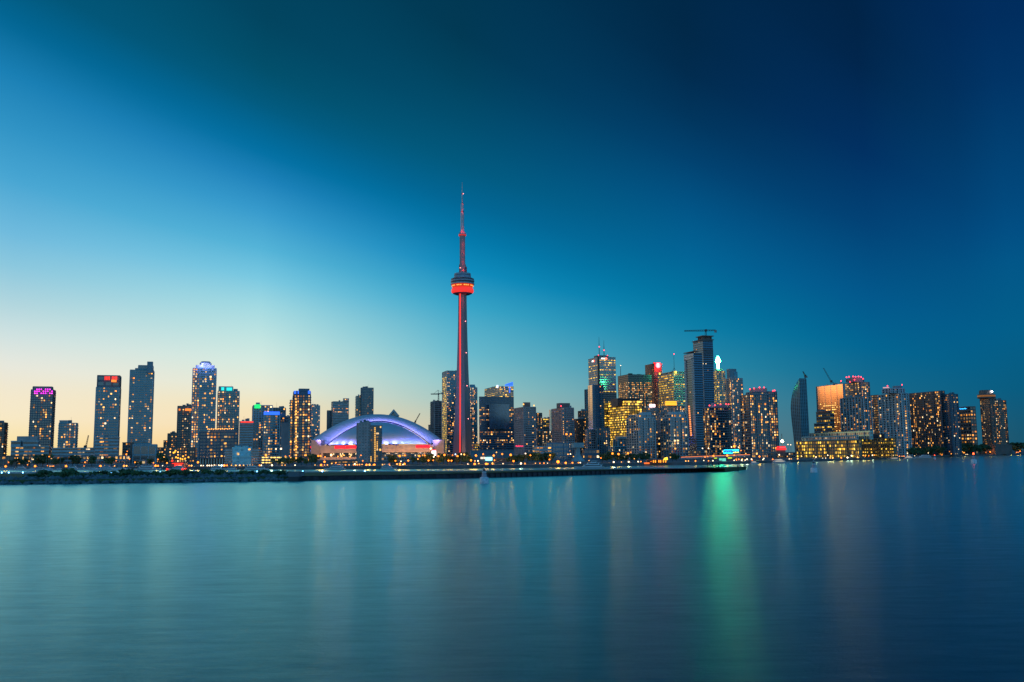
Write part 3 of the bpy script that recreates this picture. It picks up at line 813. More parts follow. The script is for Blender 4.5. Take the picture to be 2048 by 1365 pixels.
# ---- apartment block standing in front of the stadium
bld('condo_tower', 'plain concrete tower standing before the stadium dome', 1000, 714, 741, 846, 'res', 'conc', 'd', lit=.05, mx=.36, mb=.36, mt=.3, q=.9, crowns=[dict(x=(722, 737, 844), m=M['conc'], dd=5)])
r = bld('condo_tower', 'dark glass tower with column of yellow lights before the dome', 1003, 739.5, 764, 851, 'curt', 'slate', 'd', lit=.2, q=.9, xs=740.2)[0]
sl = glow('stair light', (1, .50, .10), 1.25, False)
for k in range(21):
    y = 855 + k * 3.75
    panel(r, 'stair_lamp', 748.8, 751.2, y, y + 2.5, 1001.5, sl, YAW, .2)
for x in (741, 753.5):
    for k in range(5): panel(r, 'stair_lamp', x, x + 2, 913 + k * 3.4 - (x > 750) * 30, 915.4 + k * 3.4 - (x > 750) * 30, 1001.6, sl, YAW, .2)
# ---- behind and beside the needle tower
bld('unfinished_tower', 'half built concrete tower under a crane behind the stadium', 2000, 861, 883.5, 802, 'balc', 'conc', 'd', lit=.0, fh=4, slab=1.5, slabh=.6, xs=869, left=dict(hi=.7))
r = [o for o in bpy.data.objects if o.get('label', '').startswith('half built concrete')][0]
panel(r, 'gold_cladding', 862.5, 870, 822, 868, 1996.5, M['goldp'], -62, .5) if False else None
bld('small_tower', 'small beige block left of the half built tower', 2050, 856.5, 863, 850, 'res', 'beige', 'd', lit=.1)
bld('office_tower', 'tall office tower with gold sky reflection on left edge behind the needle tower', 2050, 884.5, 936, 741.5, 'curt', 'teal', 'n', xs=894, lit=.12, fh=4, left=dict(lit=.9, mode='all', pal=GOLD, pow=1.3, hi=.94, narrow=False), crowns=[])  # left panes glow in place of the gold sunset reflection
bld('condo_tower', 'slim teal tower with yellow lamp on top right of the needle tower', 1990, 938, 954.5, 775, 'balc', 'teal', 't', lit=.16, slab=1.0, xs=940, crowns=[dict(x=(939, 950, 769.5), m=M['teal'])])
r = bld('office_block', 'broad dark glass office block with framed front', 1850, 958, 1027.5, 793.5, 'off', 'navy', 'n', lit=.42, xs=959.5, q=.5, bay=3.2, hi=.84)[0]
panel(r, 'front_bay', 978.5, 1021, 808.5, 858, 1846, G['b'], YAW, 1.2)
r = bld('office_tower', 'yellow lit office top with blue lit fin behind the dark office block', 2000, 969, 1027, 773, 'off', 'beige', 'd', lit=.9, xs=991, pal=GOLD, pow=2.0, left=dict(lit=.12, mode='col', mx=.02, mb=.4, mt=.3), full=(3, 4))[0]
A = Acc(); P = at(1010, 772, 1994); Q = at(1026, 772, 2004)
A.add([[P, Q, at(1026, 764, 2004), at(1010, 769.5, 1994)]]); A.add([[P + Vector((0, 2, 0)), Q + Vector((0, 2, 0)), at(1026, 764, 2004) + Vector((0, 2, 0)), at(1010, 769.5, 1994) + Vector((0, 2, 0))]])
A.add([[at(1026, 764, 2004), at(1010, 769.5, 1994), at(1010, 769.5, 1994) + Vector((0, 2, 0)), at(1026, 764, 2004) + Vector((0, 2, 0))]]); A.build('roof_fin', blu, r)
panel(r, 'roof_fin', 1018.5, 1020.5, 772, 786, 1990, blu, YAW, .6)
panel(r, 'sign_panel', 993, 997, 770.5, 776, 1998, glow('white sign light', (.8, .8, 1), 1.6), YAW, .4)
bld('convention_hall', 'low blank grey hall right of the needle tower base', 1500, 940, 1030, 901, 'blank', 'grey', 'd', q=.6, xs=941)
r = bld('small_office', 'little yellow lit office between needle tower and dark block', 1600, 944, 959, 888, 'off', 'slate', 'd', lit=.9, pal=GOLD, pow=.9)[0]
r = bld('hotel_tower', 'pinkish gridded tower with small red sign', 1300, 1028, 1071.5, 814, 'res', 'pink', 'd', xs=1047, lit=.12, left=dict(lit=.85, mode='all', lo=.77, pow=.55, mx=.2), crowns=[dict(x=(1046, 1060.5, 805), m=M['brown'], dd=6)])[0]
sign(r, 'Radisson', 1039, 892.5, 1288, 3.2, glow('red sign light', (1, .03, .12), 2.5), yaw=-20)
lamp_balls(r, 'beacon', [at(1047, 809, 1300), at(1068, 811.5, 1305)], .9, m_orl2)
bld('office_block', 'brown office block right of the pinkish gridded tower', 1700, 1068, 1084, 826, 'res', 'brown', 'd', lit=.15)
bld('office_block', 'low yellow lit offices between the two gridded towers', 1750, 1080, 1108, 837, 'off', 'brown', 'd', lit=.55, pal=GOLD)
bld('lowrise_block', 'dim midrise with scattered warm windows in the middle gap', 1450, 1064, 1112, 862, 'res', 'brown', 'd', lit=.34)
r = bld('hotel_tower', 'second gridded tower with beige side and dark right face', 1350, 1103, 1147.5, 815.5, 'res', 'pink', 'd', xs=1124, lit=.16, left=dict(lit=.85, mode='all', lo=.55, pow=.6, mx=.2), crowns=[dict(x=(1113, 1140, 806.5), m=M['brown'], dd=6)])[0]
lamp_balls(r, 'beacon', [at(1122, 812.5, 1348)], .9, m_redl)
bld('small_tower', 'beige sliver of a tower left of the second gridded tower', 1500, 1098.5, 1106, 820, 'blank', 'goldp', 'd')
bld('harbour_centre', 'blue and white banded waterfront hall with curved front', 1000, 1066, 1104, 893, 'strip', 'white', 'n', lit=.06, fh=3.2, q=.5)
bld('harbour_centre', 'teal flat fronted block beside the banded waterfront hall', 1010, 1086, 1138, 886, 'curt', 'bluem', 'b', lit=.03, fh=4, q=.5)
bld('brick_tower', 'dark brick tower left of the gold sided tower', 1700, 1156, 1178, 822, 'res', 'brick', 'd', lit=.12)
bld('brick_tower', 'low dark block with orange lit edge before the brick tower', 1600, 1147, 1172, 838, 'res', 'brick', 'd', lit=.12)
bld('office_slab', 'thin dark slab behind the gold sided tower', 1950, 1169, 1184, 779, 'res', 'slate', 'd', lit=.01)
# ---- financial district
r = bld('office_tower', 'slab tower with gold left face and blue mirrored front', 1450, 1176, 1199, 770, 'curt', 'bluem', 'b', xs=1185, lit=.0, left=dict(lit=0), crowns=[])[0]
w_ = [c for c in r.children if c.name.startswith('wall')][0]
C, ul, ur, a, b = footprint(1176, 1185, 1199, 770, 1450, YAW, .8)
A = Acc(); n = (ul.y, -ul.x); c_ = Vector((C.x, C.y, GZ)) + Vector((-ul.y, ul.x, 0)) * 0
N_ = Vector((-math.cos(R(YAW)), -math.sin(R(YAW)), 0))
nfl = 38; hh = (C.z - GZ) / nfl
for k in range(nfl):
    A.box(Vector((C.x, C.y, GZ + k * hh)) + N_ * .02, tuple(ul * a), tuple(N_ * .35), (0, 0, hh * .92))
A.build('sunset_gold_panels', M['goldp'], r, stuff=True)  # sunset reflection put into the panel colour, on the left face only
bld('office_tower', 'dark right wing of the gold sided tower', 1454, 1198.5, 1207, 771, 'res', 'slate', 'd', lit=.05, xs=1198.6)
r, C, ul, ur, a, b = bld('office_tower', 'tallest white banded office tower with two roof antennas', 2150, 1176.5, 1231, 714, 'strip', 'white', 't', xs=1195.5, lit=.16, fh=5.5, mb=.5, pal=GOLD, pow=1.8, full=(3, 5, 14), crowns=[dict(x=(1188, 1217, 711), m=M['black'], dd=12)])
nt = Acc(); c0 = Vector((C.x, C.y, GZ)); nt.box(c0 + Vector((-.3, -1.2, 0)) - ur * 0, tuple(ur * 4), tuple(-ul * -3), (0, 0, C.z - GZ - .5)); nt.build('corner_notch', M['black'], r)
for x, yb, y1, yl in ((1198.6, 713, 674, 694), (1208.2, 713, 681, 701)):
    A = Acc(); P = at(x, yb, 2175); A.bar((P.x, P.y, P.z - 3), (P.x, P.y, P.z + (yb - y1) * .62 * 1.15), .95, 5, .7); A.bar((P.x, P.y, P.z + (yb - y1) * .62 * 1.15), (P.x, P.y, zat(x, y1, 2175)), .5, 5, .25); A.build('antenna', M['black'], r)
    lamp_balls(r, 'beacon', [at(x, yl, 2173)], 1.2, m_redl)
lamp_balls(r, 'beacon', [at(1197, 711, 2150), at(1215, 711.5, 2150)], 1.0, m_redl)
swh = glow('white letter light', (1, .9, .85), 4); sro = glow('red roundel light', (1, .12, .06), 4)
for x, y, yw, h_ in ((1202.5, 717.3, YAW, 2.4), (1179.5, 720.8, YAW - 90, 2.6)):
    P = at(x, y, 2150)
    f = ur if yw > 0 else -ul
    base = (c0 + ur * 13 if yw > 0 else c0 + ul * 29)
    p2 = Vector((base.x, base.y, P.z)) + (Vector((ur.y, -ur.x, 0)) if yw > 0 else N_) * .6
    o = sign(r, 'BMO', x, y, 2140, h_, swh, yaw=yw); o.location = p2 - WL(r)
    A = Acc(); q2 = p2 + f * 7.2; d = (Vector((ur.y, -ur.x, 0)) if yw > 0 else N_)
    A.bar(tuple(q2), tuple(q2 + d * .5), 2.4, 10); A.build('sign_roundel', sro, r)
bld('office_tower', 'dark roofed office with glowing yellow floors right of the gold sided tower', 1750, 1205.5, 1233, 785, 'off', 'black', 'd', lit=.75, pal=GOLD, pow=1.5, xs=1207, dark=(0, 1, 2))
bld('office_tower', 'left wing of glowing yellow floors behind the mirrored slab', 1560, 1197, 1219, 806, 'off', 'olive', 'd', lit=.85, pal=GOLD, pow=1.6, xs=1198)
r = bld('office_tower', 'broad glowing yellow gridded office tower', 1500, 1216.5, 1284, 812, 'off', 'olive', 'd', xs=1249, lit=1.0, mode='rows', pal=GOLD, pow=1.9, bay=4.2, mx=.14, mb=.36, left=dict(bay=3.8), full=(0, 1, 2), narrow=False, crowns=[dict(x=(1216.5, 1284, 801), style='off', wall='olive', lit=1, mode='rows', full=(0,), pal=GOLD, pow=2.4, fh=4, dd=.2, q=.9, xs=1249, narrow=False), dict(x=(1222, 1278, 797), m=M['black'], dd=6)])[0]
r = bld('office_tower', 'black office tower speckled with yellow windows', 2000, 1235.5, 1303, 749, 'off', 'black', 'd', xs=1256, lit=.4, mode='col', pal=WARM, pow=1.2, dark=(0, 1, 2, 3), full=(8,), left=dict(lit=.3), q=.8, crowns=[dict(x=(1256, 1265, 747), m=M['black'], dd=8)])[0]
A = Acc(); P = at(1241.3, 750, 2010); A.bar((P.x, P.y, P.z - 2), (P.x, P.y, zat(1241.3, 732, 2010)), .7, 5, .4); A.build('antenna', M['black'], r); lamp_balls(r, 'beacon', [at(1241.3, 731.5, 2010)], .8, m_whitel)
r = bld('office_tower', 'red granite tower with glowing red roof sign', 2100, 1290, 1323.5, 727, 'off', 'red', 'd', xs=1308.5, lit=.35, mode='col', pal=WARM, pow=.8, mx=.2, left=dict(lit=.1), dark=(0, 1, 2), crowns=[dict(x=(1306, 1310, 724.5), m=M['red'])])[0]
rs = glow('red roof sign light', (1, .015, .02), 40)
A = Acc(); P = at(1316, 731.3, 2094); A.bar(tuple(P), (P.x + .3, P.y - .7, P.z), 6.0, 16); A.build('sign_disc', rs, r)
sign(r, 'S', 1316, 731.3, 2091, 6.2, glow('pale sign light', (1, .75, .35), 6), yaw=20)
panel(r, 'sign_band', 1309.5, 1322.5, 727.8, 735, 2097.5, glow('deep red wash', (1, .02, .03), .9), YAW, .2)
r = bld('office_tower', 'beige banded bank tower with single roof mast and gold signs', 2000, 1316, 1369, 743, 'strip', 'beige', 'd', xs=1346.5, lit=.3, fh=5, mb=.45, mx=.03, bay=5, pal=GOLD, pow=1.5, left=dict(lit=.45, mode='rows', pow=.9, narrow=False), dark=(0,), full=(1, 5))[0]  # glowing left-face panes stand in for its sunlit reflection
P = at(1348.5, 742, 2020); A = Acc(); A.bar((P.x, P.y, P.z - 2), (P.x, P.y, zat(1348.5, 709, 2020)), .5, 5, .3); A.bar((P.x - 3, P.y, P.z), (P.x, P.y, P.z + 7), .35); A.bar((P.x + 3, P.y, P.z), (P.x, P.y, P.z + 7), .35); A.build('antenna', M['black'], r)
lamp_balls(r, 'beacon', [at(1348, 708.5, 2020)], 1.0, m_redl)
sg = glow('gold sign light', (1, .62, .08), 2.2)
panel(r, 'sign_panel', 1349.5, 1354, 742.5, 746.8, 1998, sg, YAW, .5); panel(r, 'sign_panel', 1318, 1322, 746, 750, 2040, sg, -60, .5)
r = bld('office_block', 'dark block with amber lit roof lantern below the bank tower', 1480, 1317, 1369, 812, 'res', 'grey', 'd', lit=.2, xs=1321)[0]
for k in range(3): panel(r, 'lantern_band', 1333.5 + (k == 0) * .5, 1356 - (k == 0), 802.5 + k * 3, 804.7 + k * 3, 1478, glow('amber lantern light', (1, .42, .03), 1.9), YAW, 6)
panel(r, 'lantern_core', 1335, 1354.5, 802.2, 812, 1482, M['olive'], YAW, 4)
r = bld('office_block', 'dark block with white roof sign behind the lattice condominiums', 1470, 1283, 1318, 816, 'off', 'slate', 'd', lit=.35)[0]
panel(r, 'sign_panel', 1299, 1311.5, 808.8, 814.6, 1467, glow('pinkish sign light', (1, .72, .78), 4), YAW, .5)
bld('office_slab', 'pale pier wall block between the lattice condominiums', 1400, 1315, 1333, 826, 'rib', 'pink', 'd', lit=.2)
# lattice twins
bld('condo_tower', 'white lattice condominium, left of the twin pair', 1100, 1254, 1309, 835, 'lattice', 'steel', 'b', xs=1276, lit=.13, crowns=[dict(x=(1258, 1305, 829), style='lattice', q=.8), dict(x=(1278, 1302, 824.5), m=M['white'], dd=6)])
bld('condo_tower', 'white lattice condominium, right of the twin pair', 1100, 1322, 1374, 835, 'lattice', 'steel', 'b', xs=1340, lit=.15, crowns=[dict(x=(1330, 1372, 828), style='lattice', q=.8), dict(x=(1336, 1368, 823.5), m=M['white'], dd=6)])
bld('condo_block', 'short block with blank roof box between the lattice twins', 1130, 1304, 1330, 874, 'res', 'slate', 'd', lit=.3, crowns=[dict(x=(1308, 1324, 866.5), m=M['pink'])])
r = bld('office_block', 'columned low block with pale roof beam below the yellow tower', 1200, 1228, 1258, 878, 'rib', 'slate', 't', lit=.15, rib=(1.2, 1.4, 2), slabmat=M['grey'], crowns=[dict(x=(1231, 1257, 873), m=M['conc'], dd=-1.5)])[0]
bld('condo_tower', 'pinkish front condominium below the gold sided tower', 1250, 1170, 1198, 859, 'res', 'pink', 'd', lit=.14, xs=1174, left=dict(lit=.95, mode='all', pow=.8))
bld('condo_tower', 'bluish right half of the pinkish front condominium', 1245, 1192, 1219, 856, 'rib', 'slate', 'd', lit=.14, xs=1194)
bld('condo_block', 'dim slab of balconies below the columned block', 1180, 1217, 1262, 893, 'balc', 'teal', 't', lit=.12)
# two tall unfinished towers
r, C, ul, ur, a, b = bld('condo_tower', 'unfinished tall tower with overhanging roof plate, front one of the crane pair', 1300, 1368.5, 1404, 706, 'curt', 'bluem', 'm', pier=None, xs=1387.5, lit=.012, fh=3.2, bay=2.6, left=dict(mx=.16, mb=.42, mt=.06, bay=3), roof=M['slate'])
A = Acc(); A.box(Vector((C.x, C.y, zat(1387, 703.5, 1300))) - ul * 1.5 - ur * .5, tuple(ur * (b * .55)), tuple(ul * (a + 3)), (0, 0, 1.0)); A.build('roof_plate', M['brown'], r)
A = Acc(); c0 = Vector((C.x, C.y, GZ))
for t0, t1 in ((.02, .22), (.78, 1.0)):
    nfl = 62; hh = (C.z - 6 - GZ) / nfl
    for k in range(12, nfl): A.box(c0 + ul * (a * (1 - t1)) + Vector((0, 0, k * hh)) + N_ * .05, tuple(ul * (a * (t1 - t0))), tuple(N_ * .9), (0, 0, hh * .7))
A.build('white_bays', M['white'], r, stuff=True)
for k in range(2):
    A = Acc(); A.box(c0 + Vector((0, 0, C.z - GZ - 8.2 + k * 4.1)) + N_ * .05, tuple(ul * a), tuple(N_ * .9), (0, 0, 3.3)); A.build('parapet_band', M['steel'], r)
og = glow('orange stair light', (1, .30, .08), 1.5, False)
for k in range(14): panel(r, 'stair_lamp', 1376.5 + k * .32, 1380.2 + k * .32, 812 + k * 4.4, 815 + k * 4.4, 1303, og, -50, .3)
r, C2, ul2, ur2, a2, b2 = bld('condo_tower', 'tallest unfinished tower carrying the hammerhead crane', 1350, 1386, 1425.5, 681, 'curt', 'bluem', 'm', pier=None, xs=1405.5, lit=.012, fh=3.2, bay=2.6, left=dict(mx=.1, mb=.4), roof=M['slate'], crowns=[dict(x=(1396, 1423, 673), style='res', wall='brown', lit=0, q=.6, xs=1405.5)])
for (y, f, nm) in ((680.2, 0, 'roof_plate'), (672.8, .25, 'roof_plate')):
    A = Acc(); A.box(Vector((C2.x, C2.y, zat(1405.5, y, 1350))) - ul2 * 1.5 - ur2 * 1.2, tuple(ur2 * (b2 + 2.4)), tuple(ul2 * (a2 * (1 - f * 1.6) + 2.5)), (0, 0, 1.1)); A.build(nm, M['brown'], r)
A = Acc(); c0 = Vector((C2.x, C2.y, GZ)); ztop = zat(1405, 728, 1350)
nfl = 50; hh = (ztop - GZ) / nfl
for k in range(10, nfl): A.box(c0 + Vector((0, 0, k * hh)) + N_ * .05 + ul2 * .3, tuple(ul2 * 6.5), tuple(N_ * .9), (0, 0, hh * .7))
A.build('white_bays', M['white'], r, stuff=True)
A = Acc()
for k in range(14):
    zz = zat(1405, 727 - k * 2.1, 1350); A.box(Vector((C2.x, C2.y, zz)) + Vector((ur2.y, -ur2.x, 0)) * .05, tuple(ur2 * b2), tuple(Vector((ur2.y, -ur2.x, 0)) * .8), (0, 0, .45))
A.build('open_floor_slabs', M['brown'], r, stuff=True)
# bank tower with the green-white spire
r, C, ul, ur, a, b = bld('office_tower', 'beige stepped tower topped by a brilliant green white spire', 1900, 1427, 1450.5, 742, 'off', 'beige', 'd', xs=1432.5, lit=.35, mode='col', pal=GOLD, pow=1.3, fh=4.2, left=dict(lit=.6), crowns=[dict(x=(1428.5, 1445, 737.5), m=M['beige'], dd=4)])
gs = glow('green white spire light', (.08, 1.0, .40), 90)
P = at(1436.5, 737.5, 1906); A = Acc()
zz = lambda y: zat(1436.5, y, 1906)
A.cbox((P.x, P.y, P.z), 3.4, 3.4, zz(722) - P.z, R(YAW)); A.cbox((P.x, P.y, zz(725)), 9.4, 3.0, zz(719.3) - zz(725), R(10)); A.cbox((P.x, P.y, zz(719.2)), 5.2, 3.2, zz(716) - zz(719.2), R(YAW)); A.cbox((P.x, P.y, zz(715.9)), 2.2, 2.2, zz(713) - zz(715.9), R(YAW)); A.build('lit_spire', gs, r)
bld('condo_tower', 'dark balconied tower with pale roof blocks right of the spire tower', 1500, 1449, 1485, 756, 'balc', 'white', 'n', xs=1463, lit=.17, slab=1.0, slabh=.6, crowns=[dict(x=(1453, 1472.5, 738), m=M['grey'], dd=5), dict(x=(1466, 1475, 744), m=M['teal'], dd=7)])
r = bld('condo_tower', 'dark blue rounded condominium with neon sign at its foot', 1150, 1406, 1461, 815, 'balc', 'navy', 'n', xs=1419, lit=.20, slab=.9, slabh=.6, slabmat=M['grey'], left=dict(lit=.3), crowns=[dict(x=(1418, 1452, 810), m=M['grey'], dd=5), dict(x=(1422, 1431, 807.5), m=M['white'], dd=4)])[0]
lamp_balls(r, 'beacon', [at(x, y, 1150) for x, y in ((1419, 811.5), (1430, 811), (1441, 809), (1452, 808.5), (1457, 809))], .8, m_redl)
r = bld('condo_tower', 'broad rounded condominium with white balcony bands and red beacons', 1100, 1480.5, 1536, 789, 'balc', 'navy', 'n', xs=1499, lit=.20, slab=1.0, slabh=.65, slabmat=M['grey'], left=dict(slabmat=M['white']), crowns=[dict(x=(1492, 1536, 784), style='balc', slab=.8, slabmat=M['grey']), dict(x=(1499, 1534, 776.5), m=M['pink'], dd=6)])[0]
lamp_balls(r, 'beacon', [at(x, y, 1104) for x, y in ((1500, 779), (1508, 777.5), (1519, 775.5), (1528, 775.5))], .8, m_redl)
r = bld('condo_tower', 'darker right wing of the broad rounded condominium', 1110, 1533, 1553.5, 783, 'balc', 'navy', 'n', lit=.20, slab=.8, slabh=.5, xs=1536)[0]
lamp_balls(r, 'beacon', [at(1546, 782, 1110), at(1549, 781.5, 1110)], .8, m_redl)
# curved boot-shaped tower
r = thing('curved_tower', (at(1600, 890, 1700).x, 1700, GZ), 'sail shaped glass tower with curved left edge', 'building', GRP)
AW, AG, AS = Acc(), Acc(), Acc()
ys = np.linspace(905, 757, 52)
def edge(y):
    t = max(0, min(1, (905 - y) / 148.0))
    xl = np.interp(y, [757, 765, 775, 785, 795, 805, 815, 830, 850, 870, 905], [1597.5, 1592.5, 1588, 1584.8, 1582.7, 1581.6, 1581.2, 1582, 1584.2, 1586.5, 1590])
    xs_ = np.interp(y, [757, 905], [1598.5, 1604]); xr = np.interp(y, [757, 905], [1612, 1620])
    return xl, xs_, xr
for y0, y1 in zip(ys[:-1], ys[1:]):
    a0, b0, c0 = edge(y0); a1, b1, c1 = edge(y1)
    zz0, zz1 = zat(1600, y0, 1700), zat(1600, y1, 1700)
    def P3(x, y, D, z):
        p = at(x, y, D); return np.array((p.x, p.y, z))
    for (p0, q0, p1, q1, D0, D1, n) in ((a0, b0, a1, b1, 1722, 1700, 5), (b0, c0, b1, c1, 1700, 1706, 4)):
        for k in range(n):
            s, t = k / n, (k + 1) / n
            BL, BR = P3(p0 + (q0 - p0) * s, y0, D0 + (D1 - D0) * s, zz0), P3(p0 + (q0 - p0) * t, y0, D0 + (D1 - D0) * t, zz0)
            TL, TR = P3(p1 + (q1 - p1) * s, y1, D0 + (D1 - D0) * s, zz1), P3(p1 + (q1 - p1) * t, y1, D0 + (D1 - D0) * t, zz1)
            def mixp(u, v): return (BL * (1 - u) + BR * u) * (1 - v) + (TL * (1 - u) + TR * u) * v
            o_ = [BL, BR, TR, TL]; i_ = [mixp(.12, .22), mixp(.88, .22), mixp(.88, .93), mixp(.12, .93)]
            for e in range(4): AW.add([[o_[e], o_[(e + 1) % 4], i_[(e + 1) % 4], i_[e]]])
            AG.add([[v + np.array((0, .25, 0)) for v in i_]])
    L0, R0_, L1, R1 = P3(a0, y0, 1722, zz0), P3(c0, y0, 1706, zz0), P3(a1, y1, 1722, zz1), P3(c1, y1, 1706, zz1)
    bk_ = np.array((8.8, 26, 0)); AS.add([[L0, L0 + bk_, L1 + bk_, L1]]); AS.add([[R0_, R0_ + bk_, R1 + bk_, R1]]); AS.add([[L0 + bk_, R0_ + bk_, R1 + bk_, L1 + bk_]])
AS.add([[L1, P3(b1, y1, 1700, zz1), R1, R1 + bk_], [L1, R1 + bk_, L1 + bk_, L1]])
AW.build('wall', M['teal'], r); AG.build('window_glass', G['m'], r, stuff=True); AS.build('rear_wall', M['slate'], r)
# gold mirror building and neighbours
r, C, ul, ur, a, b = bld('office_building', 'broad office building with glowing gold mirrored face', 1500, 1632, 1699.5, 767, 'curt', 'bluem', 'b', xs=1686, lit=0, fh=4, bay=4, left=dict(lit=0), q=.5)
A = Acc(); LW = Acc(); c0 = Vector((C.x, C.y, GZ)); nfl = 33; hh = (C.z - GZ - 1) / nfl; rg = np.random.default_rng(5)
for k in range(nfl):
    A.box(c0 + Vector((0, 0, k * hh)) + N_ * .03, tuple(ul * (a * .93)), tuple(N_ * .4), (0, 0, hh * .95))
    if nfl - 24 < k < nfl - 8 or k < 9:
        for j in range(17):
            if rg.random() < (.75 if (k % 2 and 4 < j < 14) else .12):
                p_ = c0 + Vector((0, 0, k * hh + hh * .3)) + N_ * .45 + ul * (a * .93 * (j + .12) / 17); q_ = p_ + ul * (a * .93 * .72 / 17)
                LW.add([[p_, q_, q_ + Vector((0, 0, hh * .42)), p_ + Vector((0, 0, hh * .42))]], [np.array((1, .55, .14)) * (1.0 + rg.random() * 1.2)])
A.build('sunset_gold_panels', M['gold'], r, stuff=True); LW.build('lit_windows', lit_mat(), r, stuff=True)  # gold tint carries the mirrored sunset on this one face
bld('office_block', 'dark stepped block in front of the gold mirrored building', 1340, 1632, 1668, 822, 'off', 'slate', 'd', xs=1660, lit=.45, pal=GOLD, pow=1.0, left=dict(bay=4.5), crowns=[dict(x=(1633, 1651, 820), m=M['slate'])])
bld('office_block', 'lower step of the dark block before the gold building', 1330, 1628, 1664, 846, 'off', 'slate', 'd', xs=1655, lit=.35, pal=GOLD)
r = bld('condo_tower', 'stepped tower crowned with a ring of red beacons', 1400, 1690, 1739, 764, 'balc', 'grey', 'd', xs=1722, lit=.18, slab=.7, crowns=[dict(x=(1692, 1728, 757), style='res', lit=.05), dict(x=(1698, 1726, 754.5), m=M['pink'])])[0]
lamp_balls(r, 'beacon', [at(x, y, 1398) for x, y in ((1682, 762.5), (1693, 755), (1698, 754), (1706, 753.5), (1711, 754), (1717, 753.5), (1722, 754.5), (1726, 758), (1709, 760), (1700, 764))], .95, m_redl)
bld('condo_tower', 'white ribbed condominium in front of the beacon ringed tower', 1300, 1681, 1741, 793, 'rib', 'grey', 'd', xs=1726, lit=.14, rib=(1.0, 1.3, 2), slabmat=M['white'], crowns=[])
bld('condo_block', 'dark right shoulder of the ribbed condominium', 1310, 1726, 1746, 799, 'res', 'slate', 'd', lit=.2, xs=1728)
bld('office_block', 'bronze lit block in the gap beside the stepped condominium', 1550, 1741, 1764, 790, 'off', 'brown', 'd', lit=.7, xs=1754, pow=.45, mode='rows')
r = bld('condo_tower', 'stepped condominium of white vertical ribs at right', 1200, 1757, 1816, 786, 'rib', 'white', 'd', xs=1802, lit=.13, rib=(.8, 1.5, 2), crowns=[dict(x=(1765, 1808, 776.5), style='rib', rib=(.8, 1.5, 2), q=.7, lit=.05), dict(x=(1785, 1804, 772), m=M['grey'], dd=9)])[0]
lamp_balls(r, 'beacon', [at(1775, 772.3, 1200), at(1804, 770, 1204)], .75, m_redl); panel(r, 'sign_panel', 1766, 1778, 775, 777, 1199, glow('dim pink sign light', (1, .5, .5), .8), -40, .3)
bld('condo_slab', 'long dark banded slab building at right', 1300, 1800, 1889, 781.5, 'balc', 'navy', 'm', xs=1881, lit=.17, slab=1.0, slabh=.5, slabmat=M['slate'], left=dict(spans=((.0, .95),)), q=.4)
bld('condo_slab', 'end wing of the long dark slab with pale corner strip', 1290, 1884, 1915.5, 788, 'res', 'navy', 'n', xs=1899, lit=.12)
r, C, ul, ur, a, b = bld('office_tower', 'yellow windowed office tower with blue lettered sign', 1450, 1913.5, 1951, 813, 'off', 'brown', 'd', xs=1940, lit=.45, fh=5.2, bay=5, mx=.1, pow=1.1, full=(2, 3, 8, 9), dark=(0,))
P = at(1928, 815, 1459)
o = sign(r, 'Toronto Star', 1928, 815.2, 1462, 2.5, glow('blue letter light', (.03, .42, 1), 3), yaw=YAW - 90)
o.location = Vector((C.x, C.y, C.z - 3.0)) + ul * (a * .52) + N_ * .6 - WL(r)
r, C, ul, ur, a, b = bld('hotel_tower', 'dark hotel tower with round restaurant on its roof at far right', 1500, 1959.5, 1992, 797, 'res', 'brown', 'd', xs=1980, lit=.16)
P = at(1973, 797.5, 1512); zc = lambda y: zat(1973, y, 1512)
A = Acc(); A.lathe((P.x, P.y, 0), [(9, zc(798)), (13.0, zc(797)), (13.4, zc(794.5))], 28); A.build('restaurant_base', M['brown'], r)
A = Acc(); A.lathe((P.x, P.y, 0), [(13.4, zc(791)), (13.2, zc(789.6)), (10.4, zc(789.2)), (10.2, zc(782.5)), (9.2, zc(781)), (.1, zc(780.6))], 28); A.build('revolving_restaurant', M['brown'], r)
A = Acc(); A.lathe((P.x, P.y, 0), [(13.0, zc(794.5)), (13.0, zc(791))], 28); A.build('restaurant_windows', glow('dim amber windows', (1, .34, .06), .22, False), r)
lamp_balls(r, 'beacon', [at(1984, 783.5, 1500)], 1.3, glow('white beacon light', (.8, .9, 1), 14))
bld('hotel_tower', 'lower right wing of the dark hotel at far right', 1505, 1979, 2012, 800.5, 'res', 'brown', 'd', xs=1990, lit=.2)
bld('podium_block', 'low podium under the hotel at far right', 1480, 1948, 2024, 890, 'blank', 'brown', 'd', q=.5, xs=1990)
# ---- waterfront terminal at right
bld('terminal_building', 'long cream gridded warehouse terminal with glowing yellow windows', 900, 1592, 1722, 879, 'res', 'khaki', 'd', xs=1718, lit=.34, mode='col', pal=GOLD, pow=1.6, fh=3.1, bay=3.1, q=.25, narrow=False, left=dict(mx=.12, full=(7, 8)), crowns=[dict(x=(1604, 1716, 870.5), style='res', wall='teal', gl='t', xs=1714, q=.2, lit=.16, dd=5, fh=3.3), dict(x=(1618, 1745, 862), style='res', wall='tealm', gl='t', xs=1740, lit=.10, dd=12, fh=3.5, q=.2)])
bld('terminal_wing', 'right wing of the warehouse terminal with yellow window rows', 930, 1719, 1792, 876, 'strip', 'olive', 'd', xs=1786, lit=.62, pal=GOLD, pow=1.4, fh=3.3, bay=3.2, mx=.12, q=.3, crowns=[dict(x=(1735, 1775, 868), style='curt', wall='bluem', gl='n', lit=.08, xs=1770, q=.3, dd=10)])
bld('lowrise_block', 'dim tent roofed block behind the ferry', 1000, 1536, 1600, 905, 'res', 'slate', 'd', lit=0.26, q=.4)
